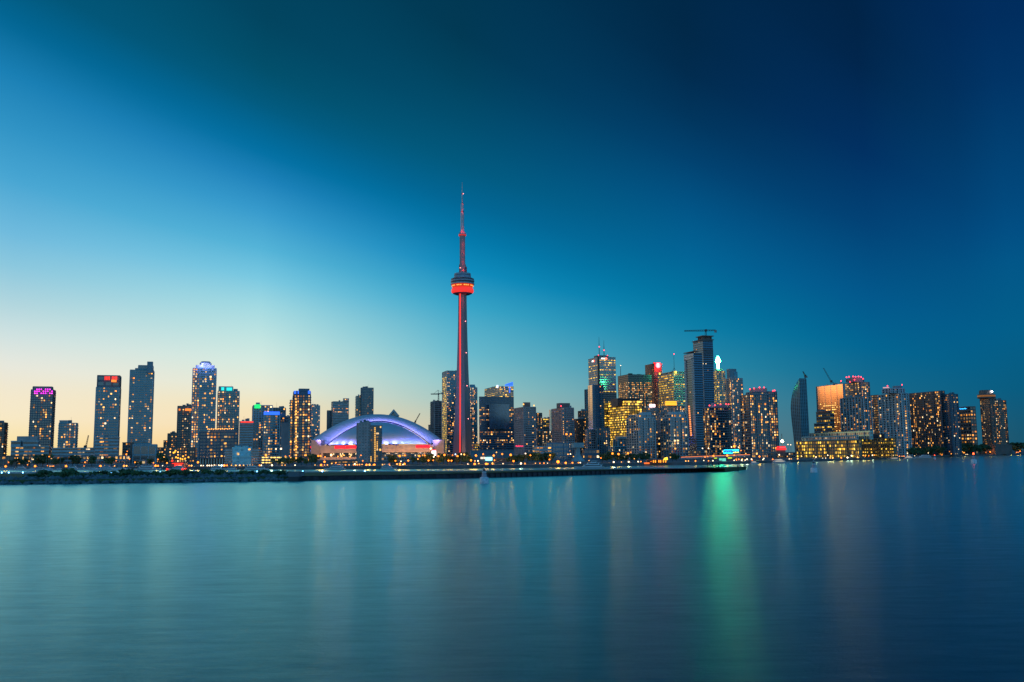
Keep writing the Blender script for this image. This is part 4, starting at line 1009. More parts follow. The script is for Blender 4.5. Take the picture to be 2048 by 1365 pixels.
bld('lowrise_block', 'dark low quay shed right of the gridded towers', 900, 1163, 1200, 899, 'strip', 'navy', 'n', lit=0.53, q=.4)
bld('lowrise_block', 'low red brick pavilion by the shore trees', 760, 988, 1030, 917, 'off', 'red', 'd', lit=0.26, q=.4)
bld('lowrise_block', 'low warm lit warehouse before the stadium', 830, 660, 716, 922, 'off', 'brown', 'd', lit=0.90, pow=1.2, q=.4)
bld('lowrise_block', 'glass fronted foyer row right of the stadium towers', 1100, 762, 868, 908, 'off', 'conc', 'd', lit=0.76, fh=4, q=.3, pow=.9)
bld('lowrise_block', 'small orange lit arcade under the expressway', 1000, 1376, 1402, 901, 'res', 'brown', 'd', lit=0.90, pow=.5, mode='rows')
bld('lowrise_block', 'dim quay building below the dark blue condominium', 900, 1404, 1482, 912, 'off', 'slate', 'd', lit=0.46, q=.3)
bld('lowrise_block', 'pale school like block among the marina trees', 860, 268, 294, 920, 'res', 'pink', 'd', lit=0.38, bay=5, fh=4)
bld('lowrise_block', 'low brown depot behind the marina at far left', 850, -20, 62, 912, 'off', 'brown', 'd', lit=0.38, q=.3)
bld('lowrise_block', 'low pinkish depot behind the marina masts', 850, 62, 130, 913, 'off', 'pink', 'd', lit=0.30, q=.3)
bld('lowrise_block', 'long pale quay shed behind the marina trees', 850, 120, 262, 912, 'off', 'grey', 'd', lit=0.30, q=.2)

# ------------------------------------------------------------------ domed stadium
SD = 1800.0
m_crane_ = mat('lamp pole steel', (.10, .09, .09), .6)
c_ = at(755, 900, SD)
stad = thing('stadium', (c_.x, c_.y, GZ), 'domed stadium with blue and violet floodlit white roof', 'stadium')
m_roof = mat('white roof membrane', (.68, .70, .74), .55, var=.06, scale=.05)
m_swall = mat('stadium concrete', (.50, .38, .32), .85, var=.18, scale=.08)
m_dark = mat('dark roof joint', (.04, .05, .07), .7)
PXM = SD / FPX
def arc(u, cx, a, ytop, ybase, dy):
    """point of a shallow roof arch: u runs -1..1 across"""
    p = at(cx + a * u, ybase, SD + dy)
    zt, zb = zat(cx, ytop, SD), zat(cx, ybase, SD)
    return np.array((p.x, SD + dy, zb + (zt - zb) * (1 - u * u) ))
NP = 14
rows = [(757, 103, 842, 889, 0), (757, 106, 840, 888.6, -1.5), (754, 124, 832.6, 884, 9), (753, 131, 827.3, 881, 34), (753, 133, 829, 881.5, 110), (753, 130, 842, 884, 190)]
for k in range(NP):
    A = Acc()
    us = np.linspace(-1 + 2 * k / NP + .0006, -1 + 2 * (k + 1) / NP - .0006, 5)
    for u0, u1 in zip(us[:-1], us[1:]):
        for r0_, r1_ in zip(rows[:-1], rows[1:]):
            A.add([[arc(u0, *r0_), arc(u1, *r0_), arc(u1, *r1_), arc(u0, *r1_)]])
    A.build('roof_panel', m_roof, stad, merge=True, smooth=True)
A = Acc()
us = np.linspace(-1, 1, 41)
for u0, u1 in zip(us[:-1], us[1:]): A.bar(arc(u0, 757, 101.6, 843.0, 889, .5), arc(u1, 757, 101.6, 843.0, 889, .5), .75, 5)
A.build('roof_joint', m_dark, stad)
# end dome, bulging towards the harbour, in gores
NG = 16
def dome_pt(u, v):
    p = arc(u, 757, 99.5, 844.2, 889.3, 0); zb = zat(757, 889.3, SD)
    return np.array((p[0], SD - 3 - 62 * math.sqrt(max(0, 1 - u * u)) * math.sin(v * math.pi / 2), zb + (p[2] - zb) * math.cos(v * math.pi / 2)))
for k in range(NG):
    A = Acc()
    us = np.linspace(-1 + 2 * k / NG, -1 + 2 * (k + 1) / NG, 4); vs_ = np.linspace(0, 1, 11)
    for u0, u1 in zip(us[:-1], us[1:]):
        for v0, v1 in zip(vs_[:-1], vs_[1:]):
            A.add([[dome_pt(u0, v0), dome_pt(u1, v0), dome_pt(u1, v1), dome_pt(u0, v1)]])
    A.build('dome_gore', m_roof, stad, merge=True, smooth=True)
# drum: curved concrete wall in bays, with red lit bands, windows and end blocks
def wall_pt(px, y):
    u = (px - 754) / 131.0
    D = SD - 2 - 66 * math.sqrt(max(0, 1 - u * u))
    return D
def wall_bay(x0, x1, y0, y1, out, name, m, th=2.0):
    D0, D1 = wall_pt(x0, 0) - out, wall_pt(x1, 0) - out
    a, b = at(x0, 900, D0), at(x1, 900, D1)
    z0, z1 = zat(754, y1, SD - 60), zat(754, y0, SD - 60)
    u = b - a; u.z = 0; n = Vector((-u.y, u.x, 0)).normalized() * th
    A = Acc(); A.box((a.x, a.y, z0), tuple(u), tuple(n), (0, 0, z1 - z0)); return A.build(name, m, stad)
xs_ = np.linspace(640, 868, 23)
for x0, x1 in zip(xs_[:-1], xs_[1:]):
    wall_bay(x0, x1 - .12, 890.2, 897.4, 0, 'parapet_panel', m_swall)
    wall_bay(x0, x1 - .12, 897.6, 905.5, .4, 'wall_panel', m_swall)
    wall_bay(x0, x1, 905.5, 914, -1.2, 'window_band', G['d'])
    wall_bay(x0, x1 - .12, 914, 919, .5, 'wall_panel', m_swall)
    wall_bay(x0, x1, 919, 921, -1, 'window_band', G['d'])
rl = glow('red band light', (1, .012, .03), 1.5)
for x0, x1 in ((669, 690), (691, 714), (832, 846), (846.6, 860)): wall_bay(x0, x1, 891.2, 897.2, 1.4, 'red_light_band', rl, .5)
A = Acc(); P = at(616, 897, SD); A.box(P, (6, 0, 0), (0, 2, 0), (0, 0, 4)); A.build('red_light_band', rl, stad)
for x0, x1, y0, D in ((621.5, 641, 881.8, 1770), (866, 888, 881.5, 1770)):
    P, Q = at(x0, 930, D), at(x1, 930, D); z1 = zat(x0, y0, D)
    A = Acc(); A.box((P.x, P.y, GZ), (Q.x - P.x, 0, 0), (0, 40, 0), (0, 0, z1 - GZ)); A.build('end_block', m_swall, stad)
    A = Acc(); A.box((P.x - .4, P.y - .4, z1 + .01), (Q.x - P.x + .8, 0, 0), (0, 40, 0), (0, 0, 1.2)); A.build('end_block_coping', M['conc'], stad)
for x0, x1 in ((641, 655), (856, 866)):
    P, Q = at(x0, 930, 1764), at(x1, 930, 1758); z1 = zat(x0, 892, 1764)
    A = Acc(); A.box((P.x, P.y, GZ), (Q.x - P.x, Q.y - P.y, 0), (0, 30, 0), (0, 0, z1 - GZ)); A.build('end_block', m_swall, stad)
A = Acc()
for k in range(46):
    x = 662 + k * 4.45
    if (k * 5) % 7 < 4: continue
    D = wall_pt(x, 0) - .8
    P, Q = at(x, 909.5, D), at(x + 2.0, 909.5, D)
    A.add([[P, Q, Q + Vector((0, 0, 2.2)), P + Vector((0, 0, 2.2))]], [np.array((1, .7, .35)) * 1.6])
A.build('lit_windows', lit_mat(), stad, stuff=True)
panel(stad, 'lit_screen', 863.5, 872, 902, 911.5, 1728, glow('white screen light', (1, .85, .88), 3.0), 0, .6)
panel(stad, 'lit_screen', 863.5, 872, 899.8, 901.8, 1728, glow('red screen light', (1, .05, .12), 2.0), 0, .6)
# floodlights that wash the roof, each a lamp on the parapet
def spot(e, c, size):
    l = bpy.data.lights.new('floodlight', 'SPOT'); l.energy = e; l.color = c; l.shadow_soft_size = size
    l.spot_size = R(165); l.spot_blend = .5
    return l
def aimed(o, d): o.rotation_euler = Vector(d).to_track_quat('-Z', 'Y').to_euler()
def flood(px, py, D, e, c, aim=(0, .75, .8), size=2.5):
    l = spot(e, c, size)
    o = bpy.data.objects.new('floodlight', l); col.objects.link(o); o.parent = stad
    o.location = at(px, py, D) - WL(stad); aimed(o, aim)
BV = (.16, .20, 1.0); LV = (.30, .26, 1.0)
for x in (668, 684, 700, 716, 772, 790, 808, 826, 843): flood(x, 888.3, wall_pt(x, 0) + 1.6, 17000, BV, size=1.2)
for x in (634, 650): flood(x, 879.5 + (x > 640) * 8, 1762, 30000, LV, (.7, .6, .4))
for x in (859, 876): flood(x, 887.5 - (x > 870) * 8, 1760, 30000, LV, (-.7, .6, .4))
for k in range(15):
    u = -.9 + 1.8 * k / 14
    p = arc(u, 757, 103, 840.5, 888, -13)
    l = spot(9500, LV, 4)
    o = bpy.data.objects.new('floodlight', l); col.objects.link(o); o.parent = stad; o.location = Vector(p) - WL(stad); aimed(o, (0, .9, .35))
# lamps of the plaza round the stadium and the tower foot
for x, y, D, r_ in ((630, 914, 1740, stad), (650, 915, 1725, stad), (676, 913.5, 1715, stad), (700, 914.5, 1712, stad), (776, 914, 1712, stad), (796, 915, 1714, stad), (818, 914, 1716, stad), (842, 914.5, 1725, stad), (860, 913.5, 1735, stad), (880, 914, 1740, stad)):
    P = at(x, y, D); P.z = max(P.z, GZ + 5)
    A = Acc(); A.bar((P.x, P.y, GZ), P, .2, 5); A.build('plaza_lamp_pole', m_crane_, r_)
    lamp_balls(r_, 'plaza_lamp', [P], 1.0, m_orl)
    l = bpy.data.lights.new('plaza_lamp_light', 'POINT'); l.energy = 13000; l.color = (1, .5, .2); l.shadow_soft_size = 2
    o = bpy.data.objects.new('plaza_lamp_light', l); col.objects.link(o); o.parent = r_; o.location = P + Vector((0, -3, 3)) - WL(r_)
# pointed glass roof peeping over the dome
pr = thing('pointed_roof_tower', (at(787, 900, 2050).x, 2050, GZ), 'small pointed triangular roof peeping over the stadium dome', 'building', GRP)
A = Acc(); P, Q, T = at(776, 832, 2050), at(798, 832, 2050), at(787, 819, 2050)
T2, P2, Q2 = at(787, 824, 2050), at(781, 832, 2050), at(793, 832, 2050)
for s_ in (0, 12):
    v = Vector((0, s_, 0)); A.add([[P + v, P2 + v, T2 + v, T + v], [Q2 + v, Q + v, T + v, T2 + v]])
v = Vector((0, 12, 0))
A.add([[P, T, T + v, P + v], [Q, T, T + v, Q + v], [P2, T2, T2 + v, P2 + v], [Q2, T2, T2 + v, Q2 + v]])
A.build('roof_frame', M['steel'], pr)
A = Acc(); A.add([[P2 + v * .5, Q2 + v * .5, T2 + v * .5, T2 + v * .5]]); A.build('roof_glass', G['t'], pr)
A = Acc(); A.box((P.x + 2, 2051, GZ), (Q.x - P.x - 4, 0, 0), (0, 14, 0), (0, 0, P.z - GZ)); A.build('wall', M['slate'], pr)

# ------------------------------------------------------------------ needle tower
TD = 1900.0; TX = 926.0
tb = at(TX, 920, TD)
tow = thing('observation_tower', (tb.x, tb.y, GZ), 'very tall concrete needle tower with round pod lit red', 'tower')
m_tc = mat('tower concrete', (.37, .295, .285), .85, var=.12, scale=.03, stretch=(1, 1, .15))
m_pod = mat('pod steel', (.32, .38, .43), .45, metal=.3, var=.2)
m_podd = mat('pod dark', (.07, .075, .10), .5, var=.3)
tz = lambda y: zat(TX, y, TD)
WID = [(925, 45), (900, 40), (850, 34.2), (800, 29.2), (750, 24.8), (700, 21.4), (650, 18.8), (600, 17.2), (585, 17)]
def hexfin(Rf, w, rc, z, rot):
    pts = []
    for k in range(3):
        a = rot + k * 2.0944
        d = np.array((math.cos(a), math.sin(a))); t = np.array((-d[1], d[0]))
        b0 = np.array((math.cos(a - 1.0472), math.sin(a - 1.0472)))
        pts += [b0 * rc, d * (rc + .2) - t * w * 1.25, d * Rf - t * w, d * Rf + t * w, d * (rc + .2) + t * w * 1.25]
    return [np.array((tb.x + p[0], tb.y + p[1], z)) for p in pts]
ROT = R(-83)
ring = []
for y, wpx in WID:
    hw = wpx / 2 * TD / FPX
    fw = 1.9 + .035 * wpx; Rf = (hw - fw * .45) / .9
    ring.append(hexfin(Rf, fw, min(5.2, Rf * .62) + .05 * wpx, tz(y) if y < 925 else GZ, ROT))
A = Acc()
for r0_, r1_ in zip(ring[:-1], ring[1:]):
    for k in range(15):
        A.add([[r0_[k], r0_[(k + 1) % 15], r1_[(k + 1) % 15], r1_[k]]])
A.build('shaft', m_tc, tow)
A = Acc()
for (y0, w0), (y1, w1) in zip(WID[:-1], WID[1:]):
    an = ROT - 1.0472 + .16
    def gp(y, w):
        hw = w / 2 * TD / FPX; fw = 1.9 + .035 * w; Rf = (hw - fw * .45) / .9
        rc = min(5.2, Rf * .62) + .05 * w + .75
        return np.array((tb.x + math.cos(an) * rc, tb.y + math.sin(an) * rc, tz(y) if y < 925 else GZ + 4))
    P, Q = gp(y0, w0), gp(y1, w1)
    A.box(P + np.array((-1.25, -.4, 0)), (2.5, 0, 0), (0, .8, 0), Q - P)
A.build('red_light_strip', glow('red shaft light', (1, .045, .03), 1.25), tow)
m_rad = glow('red radome light', (1, .04, .03), .9)
def lath(name, prof, m, n=36):
    A = Acc(); A.lathe((tb.x, tb.y, 0), [(r * TD / FPX, tz(y)) for r, y in prof], n); return A.build(name, m, tow, merge=True, smooth=True)
lath('pod_underside', [(8.5, 588), (15, 589.8), (20, 587.5)], m_podd)
lath('radome', [(20, 587.5), (22.2, 585.5), (22.9, 583), (22.5, 580), (21, 577.5), (19.8, 576.5)], m_rad)
lath('lit_deck', [(20.2, 576.5), (21.3, 573.5), (22.6, 570.5)], glow('amber deck light', (1, .07, .015), .6))
A = Acc()
for k in range(36):
    if k % 4 == 3: continue
    a0, a1 = 2 * math.pi * k / 36, 2 * math.pi * (k + .8) / 36
    rr = 22.0 * TD / FPX
    A.add([[(tb.x + rr * math.cos(a), tb.y + rr * math.sin(a), z) for a, z in ((a0, tz(574.2)), (a1, tz(574.2)), (a1, tz(572.2)), (a0, tz(572.2)))]], [np.array((1, .34, .04)) * 1.6])
A.build('lit_windows', lit_mat(), tow, stuff=True)
lath('deck_ring', [(22.8, 570.5), (24.0, 570), (24.0, 567.5), (23.2, 567.2)], m_pod)
lath('deck_windows', [(23.2, 567.2), (23.4, 564.5)], m_podd)
lath('deck_ring', [(23.4, 564.5), (24.1, 564), (24.1, 562), (23.4, 561.8)], m_pod)
lath('deck_windows', [(23.0, 561.8), (23.0, 559.6)], m_podd)
lath('deck_ring', [(23.0, 559.6), (23.6, 559), (20, 557.2), (17.2, 556.8)], m_pod)
lath('upper_drum', [(17.2, 556.8), (17.2, 552.6), (16.9, 552.2)], m_pod)
lath('upper_joint', [(16.6, 552.2), (16.6, 551.2)], m_podd)
lath('upper_drum', [(17, 551.2), (16.6, 547.8), (12, 546.8), (.2, 546.6)], m_pod)
lath('neck', [(7, 547), (7, 530), (5.6, 528), (5.6, 470), (5.2, 469)], m_tc, 12)
for dx, y0, y1, w in ((-6.2, 531, 546, 2.6), (6.4, 534, 546, 2.8)):
    A = Acc(); P = at(TX + dx, y1, TD - 3); A.cbox((P.x, P.y, P.z), w, w, tz(y0) - tz(y1)); A.build('equipment_box', m_podd, tow)
lath('sky_pod', [(5.4, 473), (7.2, 471.5), (7.8, 469.5), (7.2, 467), (4.6, 464), (3.7, 462.5)], m_pod, 20)
lath('sky_pod_light', [(7.25, 472.6), (7.85, 471.0), (7.85, 470)], glow('red pod light', (1, .05, .04), .5), 20)
lath('antenna_base', [(3.6, 463.5), (3.5, 424.5), (3.0, 424)], M['steel'], 12)
lath('antenna_middle', [(2.9, 424), (2.7, 408), (1.6, 407)], M['steel'], 10)
lath('antenna_top', [(1.5, 407), (1.2, 388), (1.0, 380), (.75, 372), (.6, 364.5)], M['steel'], 8)
for y, rr in ((424, 3.6), (407.5, 2.6), (388, 1.9)): lath('antenna_ring', [(rr, y + 1), (rr, y - .8)], m_podd, 10)
def tlight(px, y, D, e, c, name='tower_floodlight'):
    l = bpy.data.lights.new(name, 'POINT'); l.energy = e; l.color = c; l.shadow_soft_size = .5
    o = bpy.data.objects.new(name, l); col.objects.link(o); o.parent = tow; o.location = at(px, y, D) - WL(tow)
RD = (1, .03, .02)
for y, e, dx in ((461, 1600, 6), (422, 900, 5), (405.5, 450, 3.5)):
    for s_ in (-1, 1): tlight(TX + s_ * dx * .6, y, TD - dx - 2, e, RD)
for y in (540, 522, 504, 488): tlight(TX + 1.5, y, TD - 11, 900, RD)
tlight(TX, 598, TD - 24, 3000, RD)
lamp_balls(tow, 'beacon', [at(x, y, TD - r_) for x, y, r_ in ((931, 643, 11), (932.5, 706, 14), (934, 772, 17), (936.5, 838, 22), (920.5, 536, 9), (920.5, 556.6, 18), (926.5, 388, 2.5))], .8, glow('tower beacon light', (1, .25, .25), 6))

for x, y in ((905, 912), (918, 913), (934, 912.5), (948, 913)):
    P = at(x, y, TD - 45); P.z = GZ + 6
    A = Acc(); A.bar((P.x, P.y, GZ), P, .2, 5); A.build('plaza_lamp_pole', m_crane_, tow); lamp_balls(tow, 'plaza_lamp', [P], 1.0, m_orl)
    l = bpy.data.lights.new('plaza_lamp_light', 'POINT'); l.energy = 4000; l.color = (1, .5, .24); l.shadow_soft_size = 2
    o = bpy.data.objects.new('plaza_lamp_light', l); col.objects.link(o); o.parent = tow; o.location = P + Vector((0, -3, 3)) - WL(tow)

# ------------------------------------------------------------------ cranes
m_crane = mat('crane steel', (.10, .09, .09), .6)
def crane(px, yb, yt, D, jib, cj, label, r=.45, up=None):
    """mast at px from row yb to yt; jib to pixel jib, counter-jib to pixel cj (px, py)"""
    b = at(px, yb, D); t = at(px, yt, D)
    c = thing('tower_crane', (b.x, b.y, b.z), label, 'crane')
    def truss(name, P, Q, s):
        A = Acc(); P, Q = Vector(P), Vector(Q); d = (Q - P); n = max(2, int(d.length / (s * 3.2)))
        o = Vector((0, 0, s)) if abs(d.normalized().z) < .8 else Vector((s, 0, 0))
        A.bar(P + o, Q + o * .6, r, 4); A.bar(P - o, Q - o * .6, r, 4)
        for k in range(n):
            e = 1 if k % 2 else -1
            A.bar(P + d * (k / n) + o * e, P + d * ((k + 1) / n) - o * e, r * .6, 4)
        A.build(name, m_crane, c)
    truss('mast', b, (t.x, t.y, t.z), 1.1)
    J = at(*jib, D); truss('jib', t, J, .9)
    K = at(*cj, D); truss('counter_jib', t, K, .9)
    A = Acc(); A.cbox((K.x, K.y, K.z - 3.2), 3, 2.5, 3.4); A.build('counterweight', m_conc, c)
    A = Acc(); A.cbox((t.x, t.y - 1, t.z - 1.5), 3, 3, 3); A.build('cab', m_crane, c)
    if up:
        a = at(*up, D); A = Acc(); A.bar(t, a, r, 4); A.bar(a, J.lerp(t, .35), r * .5, 4); A.bar(a, K, r * .5, 4); A.build('tower_head', m_crane, c)
crane(1411.5, 674, 661.5, 1362, (1368.5, 662.3), (1431, 661), 'hammerhead crane on the tallest unfinished tower', .35)
crane(877, 803, 788.5, 1995, (861.5, 788.6), (885, 786.8), 'hammerhead crane above the half built tower', .5, up=(876, 780.5))
crane(1662, 768, 763, 1500, (1647, 736.5), (1668, 767), 'luffing crane with steep jib on the gold building', .24)
crane(1610, 762, 751.5, 1712, (1606, 743.5), (1613, 752.5), 'small crane perched on the sail shaped tower', .5)
crane(172, 897, 893, 1500, (177, 871), (170, 892), 'thin distant crane jib in the orange sky gap', .4)
crane(831, 850, 843, 2100, (840, 827), (829, 845), 'thin distant crane jib right of the stadium roof', .45)

# ------------------------------------------------------------------ pylon, kiosk screens, lightship, neon, expressway
pb = at(1156, 925, 800)
py_ = thing('concrete_pylon', (pb.x, pb.y, GZ), 'pale teal pylon with flared foot on the quay', 'pylon')
A = Acc(); z1 = zat(1156, 886, 800)
A.lathe((pb.x, pb.y, 0), [(6.5, GZ), (3.6, GZ + 3), (2.1, GZ + 6), (1.9, z1 - 4)], 16); A.build('shaft', mat('pylon paint', (.30, .42, .42), .6), py_, merge=True, smooth=True)
A = Acc(); A.cbox((pb.x, pb.y, z1 - 3.99), 9, 6, 4, R(YAW)); A.build('head', mat('pylon paint', (.30, .42, .42), .6), py_)
kb = at(972, 925, 700)
ks = thing('kiosk', (kb.x, kb.y, GZ), 'small kiosk with glowing white and cyan screens under the tower', 'kiosk')
panel(ks, 'lit_screen', 961, 970.5, 914.5, 918.5, 699, glow('warm screen light', (1, .82, .62), 1.2), 0, .4)
panel(ks, 'lit_screen', 971, 984.5, 915, 921.5, 699, glow('cyan screen light', (.35, .95, 1), 2.2), 0, .4)
A = Acc(); P, Q = at(960, 922, 699.6), at(986, 922, 699.6); A.box((P.x, P.y + .2, GZ), (Q.x - P.x, 0, 0), (0, 8, 0), (0, 0, P.z + 3.4 - GZ)); A.build('wall', M['slate'], ks)
A = Acc(); A.box((P.x - .5, P.y - 1.2, P.z + 3.42), (Q.x - P.x + 1, 0, 0), (0, 10, 0), (0, 0, .35)); A.build('roof', M['grey'], ks)
lb = at(1563, 902, 1000)
lw = thing('red_pavilion', (lb.x, lb.y, GZ), 'red glowing pavilion with bright lantern on a mast', 'pavilion')
panel(lw, 'lit_wall', 1555, 1572.5, 896.5, 900.5, 1000, glow('red pavilion light', (1, .02, .02), 1.8), 0, 6); panel(lw, 'lit_roof', 1556.5, 1571, 893, 895.3, 1001, glow('red pavilion light', (1, .02, .02), 1.8), 0, 5)
panel(lw, 'base', 1556, 1571.5, 900.7, 912, 1001, M['brown'], 0, 5)
A = Acc(); P = at(1564.5, 893, 1003); A.bar((P.x, P.y, P.z), (P.x, P.y, zat(1564.5, 868, 1003)), .3, 5); A.build('mast', m_crane, lw); lamp_balls(lw, 'lantern', [at(1564.5, 883, 1002)], 1.5, glow('lantern light', (1, .85, .35), 25))
nb = at(1462, 908, 690)
ns = thing('neon_sign', (nb.x, nb.y, GZ), 'cyan and blue neon roof sign on the quay', 'sign')
cy1, cy2 = glow('cyan neon', (.02, .75, .95), 3), glow('blue neon', (.03, .22, 1), 3)
rg = random.Random(4)
def squiggle(x0, x1, yc, h, m, n):
    A = Acc(); pts_ = []
    for k in range(n + 1): pts_.append(at(x0 + (x1 - x0) * k / n, yc + h * (rg.random() - .5) * (1 if k % 2 else -1) + (h * .35 if k % 2 else -h * .35), 690))
    for P, Q in zip(pts_[:-1], pts_[1:]): A.bar(P, Q, .13, 5)
    A.build('neon_tube', m, ns)
squiggle(1447, 1464, 902.5, 2.5, cy2, 13); squiggle(1447.5, 1463, 906, 2.2, cy1, 12); squiggle(1464.5, 1478, 901.8, 2.2, cy1, 10)
for (xa, ya, xb, yb_) in ((1446, 903, 1449, 900.3), (1449, 900.3, 1478, 899.6), (1446, 903, 1448, 907.6), (1448, 907.6, 1464, 907.6), (1464, 907.6, 1466, 905)):
    A = Acc(); A.bar(at(xa, ya, 690), at(xb, yb_, 690), .16, 5); A.build('neon_tube', cy1, ns)
A = Acc(); A.bar(at(1466.5, 905.4, 690), at(1477.5, 905, 690), .25, 5); A.build('neon_tube', glow('yellow neon', (1, .8, .1), 2.5), ns)
P, Q = at(1445.5, 908.3, 690.6), at(1478.5, 908.3, 690.6); A = Acc(); A.box(P, Q - P, (0, .3, 0), (0, 0, 3.4)); A.build('backing', M['navy'], ns)
for x in (1450, 1462, 1474):
    A = Acc(); P = at(x, 908.3, 690.9); A.bar((P.x, P.y, GZ), (P.x, P.y, P.z), .15, 5); A.build('post', m_crane, ns)
ex = thing('elevated_expressway', (at(1362, 914, 760).x, 760, GZ), 'elevated expressway with orange light trail on the waterfront', 'elevated road')
P, Q = at(1362, 914.6, 760), at(1500, 909.3, 800); zr = (P.z + Q.z) / 2
A = Acc(); A.box((P.x, P.y, P.z - 1.6), (Q.x - P.x, Q.y - P.y, Q.z - P.z), (2, 12, 0), (0, 0, 1.3)); A.build('deck', M['conc'], ex)
A = Acc(); A.box((P.x, P.y - .1, P.z - .29), (Q.x - P.x, Q.y - P.y, Q.z - P.z), (0, .25, 0), (0, 0, .42)); A.build('light_trail', glow('orange trail light', (1, .24, .06), 1.3), ex)  # glowing strip stands in for the light trail of traffic
for k in range(8):
    c = P.lerp(Q, (k + .5) / 8); A = Acc(); A.cbox((c.x + 1, c.y + 5, GZ), 1.2, 2.0, c.z - 1.61 - GZ); A.build('pier', M['conc'], ex)
for i_, (x0, x1, y0, y1, cc, lb_) in enumerate(((1438.5, 1444, 917, 921.5, (.15, .75, .55), 'left teal billboard glowing under the expressway'), (1444.8, 1452, 917, 924.5, (.15, .75, .55), 'larger teal billboard glowing under the expressway'), (1428.5, 1434, 915.8, 918, (.65, .8, .02), 'yellow green billboard left of the teal pair'), (1456, 1464, 914.8, 917.8, (.65, .8, .02), 'yellow green billboard right of the teal pair'))):
    D_ = shore_D(x0) + 14
    p = at((x0 + x1) / 2, y1, D_); b_ = thing('billboard', (p.x, p.y, GZ), lb_, 'billboard')
    panel(b_, 'lit_face', x0, x1, y0, y1, D_, glow('billboard %d' % (i_ // 2), cc, 1.0), 0, .3)
    A = Acc(); A.bar((p.x, p.y + .4, GZ), (p.x, p.y + .4, p.z + .3), .2, 5); A.build('post', m_crane, b_)
# waterfront restaurant with lit orange pillars
rp = at(1320, 929, 700)
rs_ = thing('waterfront_restaurant', (rp.x, rp.y, GZ), 'waterfront restaurant terrace with glowing orange pillars', 'restaurant')
oro = glow('orange pillar light', (1, .30, .02), 2.6)
for x in (1307, 1311, 1318, 1321.5, 1327, 1331.5):
    P = at(x, 929, 640); A = Acc(); A.cbox((P.x, P.y, GZ), .55, .55, max(1.5, zat(x, 921.5, 640) - GZ)); A.build('pillar', oro, rs_)
P, Q = at(1296, 921, 641), at(1336, 920.6, 641); A = Acc(); A.box((P.x, P.y - 1, P.z), Q - P, (0, 9, 0), (0, 0, .6)); A.build('roof', M['brown'], rs_)
A = Acc(); A.box((P.x, P.y + 5, GZ), (Q.x - P.x, 0, 0), (0, 3, 0), (0, 0, P.z - GZ)); A.build('wall', M['brown'], rs_)
panel(rs_, 'lit_awning', 1288, 1299, 925.5, 928.5, 640, glow('orange awning light', (1, .16, .02), 1.4), 0, .5)
A = Acc(); c0 = at(1331, 920.4, 640)
A.add([[c0 + Vector((-1.6, 0, 0)), c0 + Vector((1.6, 0, 0)), c0 + Vector((1.3, 0, 1.9)), c0 + Vector((-.6, 0, 1.4))]]); A.add([[c0 + Vector((-1.6, .4, 0)), c0 + Vector((1.6, .4, 0)), c0 + Vector((1.3, .4, 1.9)), c0 + Vector((-.6, .4, 1.4))]]); A.build('roof_lantern', glow('yellow lantern light', (1, .6, .04), 2.4), rs_)
# red lit marina bar at left
mb_ = at(358, 930, 640)
bar_ = thing('marina_bar', (mb_.x, mb_.y, GZ), 'marina bar glowing red and orange at left', 'bar')
mr1, mr2 = glow('red bar light', (1, .03, .01), 2.2), glow('amber bar light', (1, .4, .03), 2.6)
panel(bar_, 'lit_front', 349, 363, 928.5, 936, 640, mr1, 0, .5); panel(bar_, 'lit_fascia', 344, 366, 926.6, 928, 639.5, mr1, 0, .5)
panel(bar_, 'lit_window', 357, 361, 931, 935.5, 639, glow('bar window light', (1, .6, .3), 3), 0, .4)
P, Q = at(340, 926, 641), at(368, 926, 641); A = Acc(); A.box((P.x, P.y, GZ), (Q.x - P.x, 0, 0), (0, 8, 0), (0, 0, P.z - GZ)); A.build('wall', M['brown'], bar_)
for k, (x, y) in enumerate(((352, 915), (356, 916), (361, 918), (365, 919), (370, 918), (377, 915), (366, 913), (349, 905), (351, 902), (347, 906))): lamp_balls(bar_, 'string_lamp', [at(x, y, 648)], .55, mr2)
lamp_balls(bar_, 'red_lamp', [at(344.5, 922, 640), at(365, 939, 628), at(371, 938.5, 628), at(334, 939, 628)], .7, mr1)

